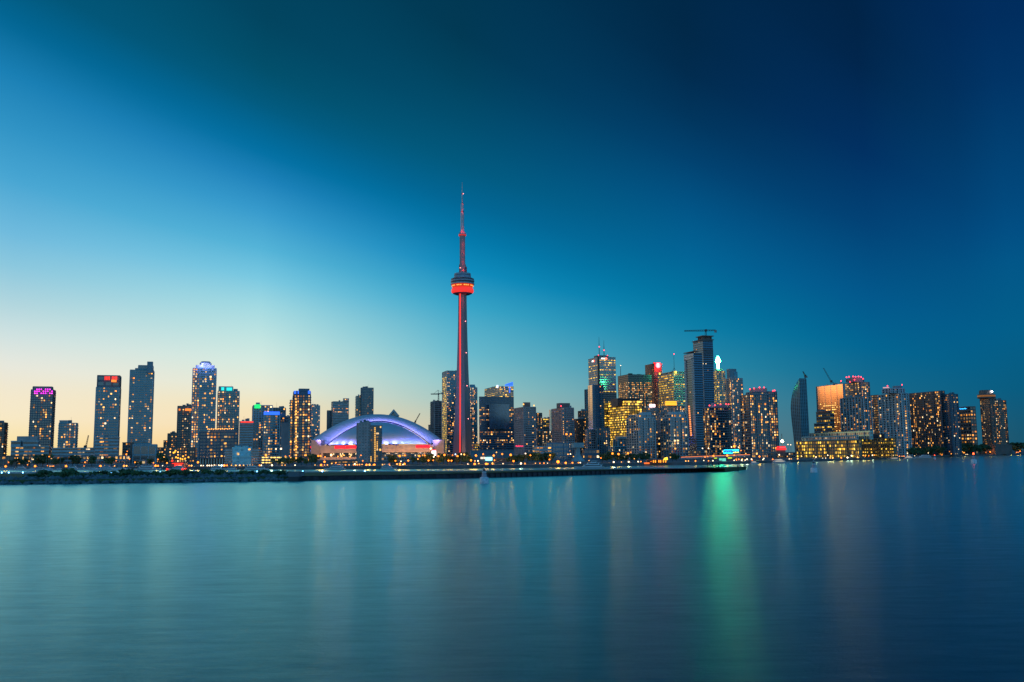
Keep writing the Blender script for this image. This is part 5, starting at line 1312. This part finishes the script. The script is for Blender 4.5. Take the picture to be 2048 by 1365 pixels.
# ------------------------------------------------------------------ street lamps
POLE = Acc(); POLE.bar((0, 0, 0), (0, 0, 1), .14, 6, .09); POLE = POLE.build('pole', m_crane); pole_me = POLE.data; bpy.data.objects.remove(POLE)
ARM = Acc(); ARM.bar((0, 0, 0), (.5, -.3, .12), .07, 4); ARM.cbox((.5, -.3, .06), .9, .5, .16); ARM = ARM.build('arm', m_crane); arm_me = ARM.data; bpy.data.objects.remove(ARM)
HEADS = {}
def head_me(r, m):
    k = (r, m.name)
    if k not in HEADS:
        A = Acc(); A.ball((0, 0, 0), r, 6); o = A.build('lamp_globe', m, merge=True); HEADS[k] = o.data; bpy.data.objects.remove(o)
    return HEADS[k]
ZONES = [(40, 'by the marina at the far left'), (140, 'by the marina trees before the long pale shed'), (225, 'below the red lit topped tower'), (300, 'below the teal glass box'), (345, 'left of the red marina bar'), (385, 'right of the red marina bar'), (440, 'under the dark curved condominium'), (490, 'under the blue glass midrise'), (560, 'by the lit parking decks'), (625, 'left of the stadium'), (690, 'before the stadium left half'), (745, 'under the towers before the dome'), (810, 'right of the towers before the dome'), (880, 'before the stadium right end'), (940, 'at the needle tower foot'), (1000, 'below the dark framed office block'), (1060, 'below the pinkish gridded tower'), (1130, 'below the second gridded tower'), (1190, 'around the moored yacht'), (1260, 'below the yellow gridded office tower'), (1340, 'by the waterfront restaurant'), (1410, 'at the left end of the expressway'), (1475, 'near the neon sign'), (1530, 'below the broad rounded condominium'), (1590, 'around the red pavilion'), (1660, 'before the warehouse terminal left part'), (1720, 'before the warehouse terminal right part'), (1790, 'before the ribbed stepped condominium'), (1860, 'before the long dark slab'), (1930, 'before the blue lettered office tower'), (2000, 'before the roof restaurant hotel'), (2060, 'at the far right shore')]
def zone(px): return min(ZONES, key=lambda z: abs(z[0] - px))[1]
O_, W_, Y_, B_ = m_orl, m_whitel, m_orl2, glow('bluish lamp light', (.45, .75, 1), 4)
LAMPS = [  # column, row, radius, light
 (11, 935, 1.0, 'O'), (17, 925, .6, 'O'), (9, 907, .55, 'Y'), (16, 908, .7, 'Y'), (70, 934, 1.1, 'O'), (58, 922.5, .5, 'Y'), (55, 930, .45, 'O'), (98.5, 913.5, .6, 'O'), (95, 932, .4, 'O'), (100, 935.5, .45, 'Y'), (104, 935.5, .45, 'Y'), (107, 936.5, .45, 'O'), (132, 933.5, 1.0, 'O'), (170, 925, .65, 'O'), (174, 921.5, .4, 'Y'), (168, 934, .4, 'O'), (30, 916.5, .4, 'Y'), (35, 916.5, .5, 'Y'),
 (201, 934, .9, 'O'), (209, 933.5, .5, 'Y'), (248, 933, .9, 'O'), (253, 934.3, .7, 'Y'), (253, 909, .8, 'O'), (254.5, 903, .5, 'O'), (259, 918, .7, 'O'), (232, 922, .5, 'O'), (270, 925, .6, 'O'), (229, 937.5, .5, 'Y'), (311, 933.5, .95, 'O'), (316, 934, .7, 'O'), (307, 926, .5, 'O'), (316, 919, .55, 'O'), (328, 914.5, .5, 'Y'), (334, 926.5, .7, 'O'), (330, 900, .5, 'Y'), (325, 938.5, .4, 'W'), (383, 934, .7, 'Y'), (378, 936, .5, 'O'), (396, 925, .9, 'O'),
 (402, 935.5, .5, 'W'), (406.5, 934.5, .4, 'W'), (414.5, 934.5, .55, 'W'), (418.5, 936, .55, 'W'), (423, 934.5, .55, 'W'), (428.5, 936, .7, 'W'), (432, 935, .5, 'Y'), (437.5, 936.5, .7, 'W'), (443, 936.5, .8, 'B'), (448.5, 937, .85, 'O'), (454, 933, .6, 'O'), (463, 932.5, .45, 'Y'), (471, 932.5, .5, 'Y'), (479, 932, .45, 'W'), (487, 932.5, .5, 'Y'), (495, 932.5, .45, 'Y'), (500, 932.5, .45, 'W'), (505, 931.5, .5, 'Y'), (472.5, 936, .4, 'Y'), (480, 937, .5, 'O'), (519, 936, .6, 'O'), (522.5, 937, .5, 'W'), (532, 911, .9, 'O'), (562, 898, .9, 'W'), (544, 932, .7, 'W'), (590, 935, .45, 'W'), (571, 913, .5, 'O'), (579, 912, .4, 'O'),
 (564, 936.5, .4, 'Y'), (570, 937, .4, 'Y'), (630, 936, .4, 'Y'), (636.5, 912.3, .75, 'O'), (641.5, 912.3, .75, 'O'), (649, 924, .8, 'O'), (642, 935.5, .85, 'O'), (649, 931, .4, 'Y'), (655, 931, .45, 'Y'), (663.5, 927.5, .5, 'Y'), (671.5, 926, .5, 'O'), (683.5, 913, .6, 'Y'), (688, 911, .6, 'Y'), (675.5, 940, .5, 'Y'), (679.5, 940, .55, 'Y'), (678.5, 934.5, .6, 'O'), (670, 935, .4, 'O'), (691, 935.5, .5, 'O'), (698, 935, .45, 'Y'), (709.5, 928.5, .6, 'W'), (714, 929.3, .4, 'Y'), (719, 929.3, .4, 'Y'), (724, 929.3, .4, 'Y'), (722, 911, .5, 'O'), (725.5, 922, .5, 'O'), (707, 935.2, .4, 'O'), (711, 935.2, .4, 'O'), (715, 935.2, .4, 'O'), (719, 935.2, .4, 'O'), (733, 934.5, .75, 'O'), (739, 934, .75, 'Y'), (749, 934.5, .7, 'O'), (747, 938, .5, 'O'),
 (765, 934, .5, 'Y'), (769, 934, .5, 'Y'), (778.5, 934, .6, 'O'), (799.5, 912.5, .9, 'O'), (809.5, 911.3, .6, 'O'), (791, 922, .6, 'O'), (816.5, 921.5, .7, 'O'), (794, 928.7, .55, 'Y'), (800, 928.2, .75, 'O'), (809, 928.2, .75, 'O'), (800, 933.7, .7, 'O'), (806, 935, .4, 'W'), (802, 923, .4, 'W'), (838.5, 912.5, .85, 'O'), (849.5, 911.2, .6, 'O'), (857, 921.5, .6, 'O'), (836, 918.5, .5, 'Y'), (877, 912.8, .65, 'O'), (889, 910.3, .8, 'O'), (866.5, 921, .5, 'O'), (867.5, 914, .6, 'W'), (897, 921.7, .6, 'O'), (903, 921.8, .6, 'O'), (915, 912.5, .75, 'O'), (928.5, 909.4, .7, 'Y'), (861.5, 897.7, .8, 'W'), (911, 909, .55, 'B'), (922.5, 908.8, .45, 'W'),
 (952, 911.5, .85, 'O'), (966.5, 908.7, .6, 'O'), (987.5, 911.5, .8, 'O'), (1004.5, 908.6, .7, 'O'), (1021.5, 910.2, .9, 'O'), (942, 921, .75, 'O'), (950, 922.3, .45, 'Y'), (956, 922.2, .5, 'W'), (989, 921, .5, 'O'), (1027, 922.7, .75, 'O'), (949.5, 929, .85, 'O'), (957.5, 927.5, .5, 'Y'), (985, 927, .6, 'Y'), (985, 930.5, .55, 'O'), (935.8, 931, .35, 'W'), (1042, 934, .7, 'W'), (1050, 934, .5, 'O'), (1006, 934.6, .35, 'W'), (1051, 907.5, .5, 'W'), (1061, 911, .6, 'O'), (1100.5, 911, .65, 'O'), (1099, 919.5, .55, 'O'), (1116, 924, 1.2, 'O'), (1131.5, 931, .8, 'O'), (1088, 932.5, .5, 'O'), (1080, 932, .4, 'O'), (1071, 933, .4, 'Y'), (1095, 929, .3, 'W'), (972, 932, .8, 'O'), (975, 930, .6, 'O'), (993, 905, .5, 'Y'),
 (1145, 931, .6, 'O'), (1157, 931, .5, 'O'), (1160.5, 927, .45, 'W'), (1186, 931.3, .35, 'Y'), (1190, 926, .4, 'W'), (1178, 921.5, .35, 'Y'), (1136, 909, .5, 'Y'), (1141, 908.5, .5, 'W'), (1147, 913.5, .45, 'Y'), (1133, 868.8, .9, 'O'), (1141.5, 868.8, .8, 'O'), (1225, 907.5, .9, 'O'), (1237, 908.7, .9, 'O'), (1256, 907, .9, 'O'), (1227.5, 930, .65, 'W'), (1257.5, 929.7, .65, 'W'), (1276.5, 929.7, .55, 'W'), (1202, 916.5, .5, 'O'), (1243, 926, .4, 'Y'), (1268.5, 918, .35, 'Y'),
 (1282, 928.5, .5, 'O'), (1302, 927, .5, 'O'), (1391, 923, .6, 'O'), (1371.5, 924.5, .55, 'Y'), (1377, 926, .5, 'Y'), (1405, 897.3, .55, 'W'), (1417, 897, .6, 'W'), (1427, 912.3, .85, 'O'), (1454.5, 911.5, .95, 'O'), (1468.5, 911, .5, 'O'), (1407.5, 921.5, .4, 'W'), (1417, 922, .5, 'O'), (1410, 914.5, .5, 'O'), (1415.5, 913.5, .5, 'O'), (1426, 925.5, .5, 'W'),
 (1468.5, 893, 1.3, 'O'), (1463, 894.5, .6, 'W'), (1477, 895, .5, 'W'), (1482, 901.5, .6, 'O'), (1519, 913.5, .8, 'O'), (1491.5, 907.5, .5, 'Y'), (1472.5, 919, .5, 'O'), (1477.5, 919, .55, 'O'), (1484.5, 919, .6, 'Y'), (1494, 919, .6, 'W'), (1503, 919, .55, 'W'), (1468.5, 923.8, .45, 'W'), (1473, 923.5, .45, 'O'), (1483.5, 924, .6, 'W'), (1490.5, 923.7, .45, 'W'), (1504.5, 921.5, .5, 'O'), (1527.5, 917.5, .55, 'W'), (1526, 923.3, .5, 'W'), (1545.5, 922.5, .6, 'O'), (1558.5, 910, .65, 'W'), (1576, 889.5, .5, 'W'), (1581.5, 890, .5, 'W'), (1595.5, 919.3, .7, 'Y'), (1578.5, 921.8, .45, 'W'), (1582.5, 920.8, .45, 'Y'), (1603.5, 912.8, .35, 'W'),
 (1632, 914.5, .6, 'W'), (1645.5, 919, .35, 'W'), (1651.5, 919, .4, 'W'), (1660.5, 918.5, .6, 'Y'), (1665.5, 917.5, .9, 'Y'), (1682.5, 916.8, .9, 'O'), (1695, 916.8, .95, 'W'), (1703, 912, .85, 'W'), (1715, 915.7, .8, 'Y'), (1726.5, 911.3, .7, 'Y'), (1730.5, 912.3, .6, 'O'), (1737.5, 912, .6, 'O'), (1745.5, 902.8, .7, 'W'), (1745, 911, .7, 'W'), (1749, 910.6, .5, 'O'), (1766, 909, .5, 'O'), (1655.5, 911, .6, 'W'),
 (1787, 909, .55, 'W'), (1793.5, 906, .5, 'O'), (1794, 911, .7, 'Y'), (1799, 913, .6, 'O'), (1804, 913, .5, 'Y'), (1808, 914.5, .6, 'O'), (1815, 907.5, .6, 'W'), (1815, 914, .7, 'Y'), (1829.5, 913.5, .4, 'W'), (1856.5, 906.5, .6, 'W'), (1865.5, 895, .5, 'W'), (1884, 912.5, .7, 'O'), (1895.5, 905.5, .7, 'O'), (1903.5, 911, .9, 'O'), (1913, 910.8, .6, 'O'), (1925, 904, .6, 'Y'), (1928.5, 905.7, .9, 'O'), (1932, 910.3, .5, 'W'), (1935.5, 909.8, .5, 'W'), (1972, 905, .6, 'O'), (1980.5, 904.3, 1.2, 'O'), (2006, 904, .9, 'O'), (2011, 905.8, .6, 'O'), (2015, 905.5, .6, 'O'), (2022, 905.8, 1.3, 'O'), (2033, 905.2, .8, 'O'), (2036, 905, .8, 'O'), (2040, 903, 1.1, 'O'), (2043, 898.7, .7, 'O')]
cnt = {}; LD = {}; LPOW = 2.5
KIND = {'O': ('orange', O_), 'W': ('white', W_), 'Y': ('amber', Y_), 'B': ('bluish', B_)}
for (x, y, r_, k) in sorted(LAMPS):
    D = shore_D(x) + 26
    if at(x, y, D).z < GZ + 3.2: D = max(shore_D(x) + 2.0, min(D, (CAM_H - GZ - 3.2) * FPX / max(1, y - hz(x))))
    if y < 903: D += 90
    p = at(x, y, D)
    if p.z < GZ + .7: p.z = GZ + .7
    cname, m_ = KIND[k]
    zn = zone(x); key = (zn, k); cnt[key] = cnt.get(key, -1) + 1
    t = thing('street_lamp', (p.x, p.y, GZ), '%s %s lamp from the left %s' % (ordinal(cnt[key]), cname, zn), 'street lamp', 'street lamps along the waterfront')
    h = p.z - GZ
    o = bpy.data.objects.new('pole', pole_me); col.objects.link(o); o.parent = t; o.scale = (1, 1, h)
    if h > 3:
        o = bpy.data.objects.new('arm', arm_me); col.objects.link(o); o.parent = t; o.location = (0, 0, h + .1)
    o = bpy.data.objects.new('lamp_globe', head_me(round(r_ * .76, 2), m_)); col.objects.link(o); o.parent = t; o.location = (0, 0, h)
    if r_ >= .6:
        ld = LD.setdefault((k, r_), None)
        if ld is None:
            ld = bpy.data.lights.new('lamp_light', 'POINT'); ld.energy = 900 * r_ * r_ * LPOW; ld.shadow_soft_size = r_
            ld.color = dict(O=(1, .34, .06), Y=(1, .5, .16), W=(1, .76, .5), B=(.5, .75, 1))[k]; LD[(k, r_)] = ld
        o = bpy.data.objects.new('lamp_light', ld); col.objects.link(o); o.parent = t; o.location = (0, 0, h)
# (each larger lamp also throws its own light on the quay)
# blue edge lights of the runway
k = -1
for x, t_ in ((5, .70), (19, .70), (187, .70), (224, .70), (255, .68), (321, .68), (47, .7), (515, .68), (606, .66), (645, .66), (730, .66)):
    f_ = None
    for (a, A1, B1), (b, A2, B2) in zip([(q[0], fr[i], bk[i]) for i, q in enumerate(ISL)][:-1], [(q[0], fr[i], bk[i]) for i, q in enumerate(ISL)][1:]):
        if a <= x <= b:
            s = (x - a) / (b - a); p = A1.lerp(A2, s).lerp(B1.lerp(B2, s), t_)
    p = at(x, hz(x), p.y); k += 1
    t = thing('runway_light', (p.x, p.y, IZ), '%s blue runway edge light from the left' % ordinal(k), 'runway light', 'blue runway lights')
    A = Acc(); A.bar((p.x, p.y, IZ), (p.x, p.y, IZ + .4), .06, 5); A.build('stem', m_crane, t)
    o = bpy.data.objects.new('lamp_globe', head_me(.28, glow('runway blue light', (.15, .5, 1), 14))); col.objects.link(o); o.parent = t; o.location = (0, 0, .5)

# ------------------------------------------------------------------ trees and shrubs
TREES = [('among the marina lamps at left', [(24, 9, 0), (33, 10, 0), (42, 10, 0), (52, 9, 0), (76, 14, 0), (86, 15, 0), (96, 13, 0), (112, 10, 0), (122, 10, 0), (146, 12, 0), (155, 12, 0), (184, 13, 0), (216, 12, 0), (224, 9, 0), (272, 6, 0), (282, 7, 0), (300, 8, 0), (322, 13, 0), (330, 9, 0)], 70),
 ('between the parking decks and the stadium', [(547, 8, 1), (558, 8, 1), (569, 9, 0), (578, 9, 1), (585, 9, 2), (596, 7, 1), (603, 8, 0), (613, 8, 1), (624, 12, 0), (632, 12, 0)], 60),
 ('on the lawn below the stadium and needle tower', [(783, 10, 0), (789, 8, 0), (826, 9, 0), (836, 8, 1), (846, 9, 0), (855, 10, 2), (866, 9, 0), (876, 9, 2), (887, 10, 0), (895, 9, 2), (903, 8, 0), (914, 10, 2), (924, 11, 0), (932, 11, 0), (940, 8, 0)], 45),
 ('in the dark clump before the gridded towers', [(1016, 7, 0), (1024, 8, 0), (1035, 8, 0), (1045, 10, 0), (1055, 11, 0), (1064, 11, 0), (1074, 11, 0), (1084, 10, 0), (1094, 10, 0), (1103, 10, 0)], 40),
 ('along the quay right of the yacht', [(1205, 11, 0), (1214, 11, 0), (1224, 11, 0), (1234, 11, 0), (1243, 10, 0), (1252, 10, 0), (1262, 10, 0), (1272, 10, 0), (1284, 11, 0), (1294, 11, 0), (1345, 10, 0), (1353, 9, 0)], 60),
 ('on the far right shore', [(1822, 17, 0), (1832, 18, 0), (1842, 17, 0), (1852, 19, 0), (1862, 20, 0), (1872, 21, 0), (1882, 22, 0), (1892, 22, 0), (1902, 22, 0), (1912, 25, 0), (1921, 25, 0), (1931, 26, 0), (1941, 26, 0), (1950, 27, 0), (1960, 26, 0), (1970, 25, 0), (1980, 25, 0), (1990, 25, 0), (2000, 26, 0), (2010, 26, 0), (2021, 27, 0), (2031, 29, 0), (2041, 31, 0), (2052, 31, 0)], 45)]
for zn, lst, dd in TREES:
    for i, (x, hgt, kd) in enumerate(lst):
        look = ['dark green', 'green', 'yellow green lit'][kd]
        tree(x, shore_D(x) + dd + random.uniform(-8, 8), hgt * (.6 if x > 1800 else .68) * random.uniform(.9, 1.15), kd, '%s tree, %s from the left %s' % (look, ordinal(i), zn), 'trees along the shore', wide=1.5 if x > 1800 else 1.15)
i = 0
for k in range(64):
    x = -10 + k * 9.2 + random.uniform(-3, 3)
    if x > 574: break
    j = max(q for q in range(5) if ISL[q][0] <= x); s = (x - ISL[j][0]) / (ISL[j + 1][0] - ISL[j][0])
    f_ = fr[j].lerp(fr[j + 1], s); b_ = bk[j].lerp(bk[j + 1], s)
    back = random.random()
    p = f_.lerp(b_, .03 + .12 * back)
    big = random.uniform(.8, 1.7) * (1.35 if x in () else 1)
    if x < 50 and back > .4: continue
    t = thing('shrub', (p.x, p.y, IZ - .25), '%s shrub from the left on the rock bank' % ordinal(i), 'shrub', 'shrubs on the rock bank'); i += 1
    o = bpy.data.objects.new('foliage', SHRUB[k % 3]); col.objects.link(o); o.parent = t
    t.scale = (big * 1.3, big * 1.2, big * random.uniform(.7, 1.0)); t.rotation_euler.z = random.random() * 6

# ------------------------------------------------------------------ boats
m_hull = mat('white hull', (.8, .82, .84), .35, var=.06); m_bw = mat('boat window', (.02, .03, .05), .1)
def hull(A, L, B, Hh, p, sgn=1):
    """tapered hull along x, bow at +x*sgn"""
    st_ = [(-.5, .85, .0), (-.1, 1.0, .0), (.25, .85, .06), (.42, .45, .16), (.5, .04, .25)]
    rings = []
    for (x, w, rise) in st_:
        X = p.x + sgn * x * L; y = B / 2 * w
        rings.append([(X - sgn * (.06 * L if x > .4 else 0), p.y - y * .6, -.2), (X, p.y - y, Hh * (1 + rise)), (X, p.y + y, Hh * (1 + rise)), (X - sgn * (.06 * L if x > .4 else 0), p.y + y * .6, -.2)])
    for a, b in zip(rings[:-1], rings[1:]):
        for k in range(3): A.add([[a[k], b[k], b[k + 1], a[k + 1]]])
    A.add([[rings[0][0], rings[0][1], rings[0][2], rings[0][3]]])
def yacht(px, py, L, label, decks=2, sgn=1, name='motor_yacht', lit=False, D=None, Hh=None):
    p = hit(px, py) if D is None else Vector((at(px, py, D).x, D, 0))
    t = thing(name, (p.x, p.y, 0), label, 'boat', 'boats moored along the shore')
    Hh = Hh or max(.9, L * .075); B = L * .27
    A = Acc(); hull(A, L, B, Hh, p, sgn); A.build('hull', m_hull, t)
    z = Hh; f0, f1 = -.42, .22
    for d in range(decks):
        h = max(.9, L * .055); x0, x1 = p.x + sgn * f0 * L, p.x + sgn * f1 * L
        w = B * (.8 - .16 * d)
        A = Acc(); sl = sgn * h * 1.2
        q = [(x0, p.y - w / 2, z), (x1, p.y - w / 2, z), (x1 - sl, p.y - w / 2, z + h), (x0, p.y - w / 2, z + h)]
        qb = [(a, p.y + w / 2, c) for a, b, c in q]
        A.add([q, qb, [q[3], q[2], qb[2], qb[3]], [q[1], qb[1], qb[2], q[2]], [q[0], qb[0], qb[3], q[3]]]); cb_ = A.build('cabin', m_hull, t)
        A = Acc(); e = w / 2 + .04
        A.add([[(x0 + (x1 - x0) * .08, p.y - e, z + h * .4), (x1 - (x1 - x0) * .12, p.y - e, z + h * .4), (x1 - (x1 - x0) * .12 - sl * .4, p.y - e, z + h * .8), (x0 + (x1 - x0) * .08, p.y - e, z + h * .8)]])
        A.build('window_strip', m_bw if not lit else glow('boat cabin light', (1, .75, .45), .8, False), cb_)
        A = Acc(); A.box((min(x0, x1 - sl) - .3, p.y - w / 2 - .3, z + h + .005), (abs(x1 - sl - x0) + .9, 0, 0), (0, w + .6, 0), (0, 0, .14)); A.build('deck_roof', m_hull, cb_)
        z += h + .15; f0 += .09; f1 -= .13
    A = Acc(); A.bar((p.x - sgn * .05 * L, p.y, z), (p.x - sgn * .07 * L, p.y, z + L * .06), .1, 5, .05); A.build('mast', m_hull, t)
    return t
yacht(1178, 938.3, 16.5, 'large white three deck motor yacht moored at the centre', 3, -1)
for i, (x, y, L, s) in enumerate(((26, 940.3, 8, 1), (46, 940.3, 10, 1), (77, 940.3, 9, -1), (96, 940.2, 8, 1), (150, 940.1, 11, 1), (163, 940.1, 9, -1), (178, 940.1, 8, 1), (190, 940, 9, 1), (217, 940, 13, 1), (238, 940, 8, -1), (282, 939.8, 10, -1), (300, 939.8, 16, 1), (352, 939.8, 12, -1), (437, 939.6, 10, 1), (460, 939.6, 8, -1), (508, 939.5, 12, 1), (525, 939.5, 8, 1), (668, 939.3, 13, -1), (778, 938.6, 10, 1))):
    yacht(x, y + .8, L, '%s white motor boat from the left in the marina' % ordinal(i), 2 if L > 9 else 1, s, 'motor_boat')
for i, x in enumerate((4, 14, 62, 66, 90, 95, 99, 118, 191, 194, 229, 236, 247, 257)):
    p = hit(x, 940.8 + (i % 3) * .4); L = 8.5
    t = thing('sailboat', (p.x, p.y, 0), '%s bare masted sailboat from the left in the marina' % ordinal(i), 'sailboat', 'sailboats in the marina')
    A = Acc(); hull(A, L, 2.4, .8, p, 1); A.build('hull', m_hull, t)
    A = Acc(); A.cbox((p.x, p.y, .8), 3, 1.4, .5); A.build('cabin', m_hull, t)
    A = Acc(); A.bar((p.x + .6, p.y, .8), (p.x + .6, p.y, 8.5 + (i * 37 % 5) * .6), .09, 5, .06); A.build('mast', M['steel'], t)
    A = Acc(); A.bar((p.x + .6, p.y, 1.9), (p.x - 3, p.y, 1.8), .1, 5); A.build('boom', M['steel'], t)
yacht(1563, 927, 13.5, 'white passenger ferry by the red pavilion', 2, 1, 'ferry', True, Hh=1.0)
yacht(1510, 928.5, 6, 'small cabin boat left of the ferry', 1, 1, 'motor_boat', True)
yacht(1785, 919.5, 12, 'white boat left of the lamps below the ribbed condominium', 1, -1, 'motor_boat', True)
yacht(1820, 918, 13, 'white boat moored at the foot of the ribbed condominium', 2, 1, 'motor_boat', True)
yacht(1846, 917, 19, 'long bluish ship moored before the dark slab', 2, -1, 'ferry')
# ------------------------------------------------------------------ buoys
m_bu = mat('buoy paint', (.88, .87, .90), .5, var=.25, scale=1.5); m_bt = mat('buoy tower paint', (.55, .42, .46), .6, var=.3, scale=1.5)
def buoy(px, py, wpx, hpx, label, lamp=None, skew=0.0):
    p = hit(px, py); s = p.y / FPX; w, h = wpx * s, hpx * s
    t = thing('buoy', (p.x, p.y, 0), label, 'buoy', 'channel buoys')
    A = Acc(); A.lathe((p.x, p.y, 0), [(w * .5, -.4), (w * .52, .04 * h), (w * .51, .34 * h), (w * .44, .385 * h), (.1, .39 * h)], 20); A.build('float', m_bu, t, merge=True, smooth=True)
    A = Acc(); A.lathe((p.x, p.y, 0), [(w * .33, .38 * h), (w * .28, .50 * h), (w * .24, .66 * h)], 14); tw_ = A.build('tower', m_bt, t, merge=True, smooth=True)
    A = Acc(); A.lathe((p.x, p.y, 0), [(w * .27, .66 * h), (w * .27, .70 * h), (.05, .72 * h)], 14); A.build('platform', m_bu, tw_)
    A = Acc(); A.bar((p.x, p.y, .71 * h), (p.x, p.y, .9 * h), w * .06, 6); A.cbox((p.x, p.y, .76 * h), w * .3, w * .3, .08 * h); A.build('radar_reflector', m_podd, tw_)
    A = Acc(); A.ball((p.x, p.y, .94 * h), w * (.10 if lamp is None else .17), 8); A.build('lantern', lamp or m_bu, tw_, merge=True)
    t.rotation_euler.y = skew
bl = glow('red buoy light', (1, .05, .01), 12)
buoy(968.5, 967.6, 17, 33, 'large grey buoy floating in front of the needle tower', None, .0)
buoy(1628, 945.4, 12.5, 24, 'grey buoy floating below the sail shaped tower')
buoy(1948, 927, 10.5, 20, 'buoy with red lantern at far right', bl)
buoy(1869.5, 918.8, 4.4, 8, 'tiny distant buoy left of the red lantern buoy', bl)
# marker posts near the tip of the spit
for x, y0, y1, lb_ in ((1476, 940.3, 934, 'short marker post on the tip of the spit'), (1425.5, 936.5, 926, 'dark channel post behind the sea wall'), (1415, 936.5, 928, 'thin channel post left of the dark one'), (1437, 936.5, 928, 'thin channel post right of the dark one')):
    D_ = 415 if x > 1470 else 470
    p = at(x, y0, D_); q = at(x, y1, D_)
    t = thing('channel_post', (p.x, p.y, 0), lb_, 'post')
    A = Acc(); A.bar((p.x, p.y, -.5), (p.x, p.y, q.z), .16, 6); A.build('shaft', m_pile, t)
    A = Acc(); A.cbox((p.x, p.y, q.z), .5, .5, .5); A.build('cap', m_pile, t)
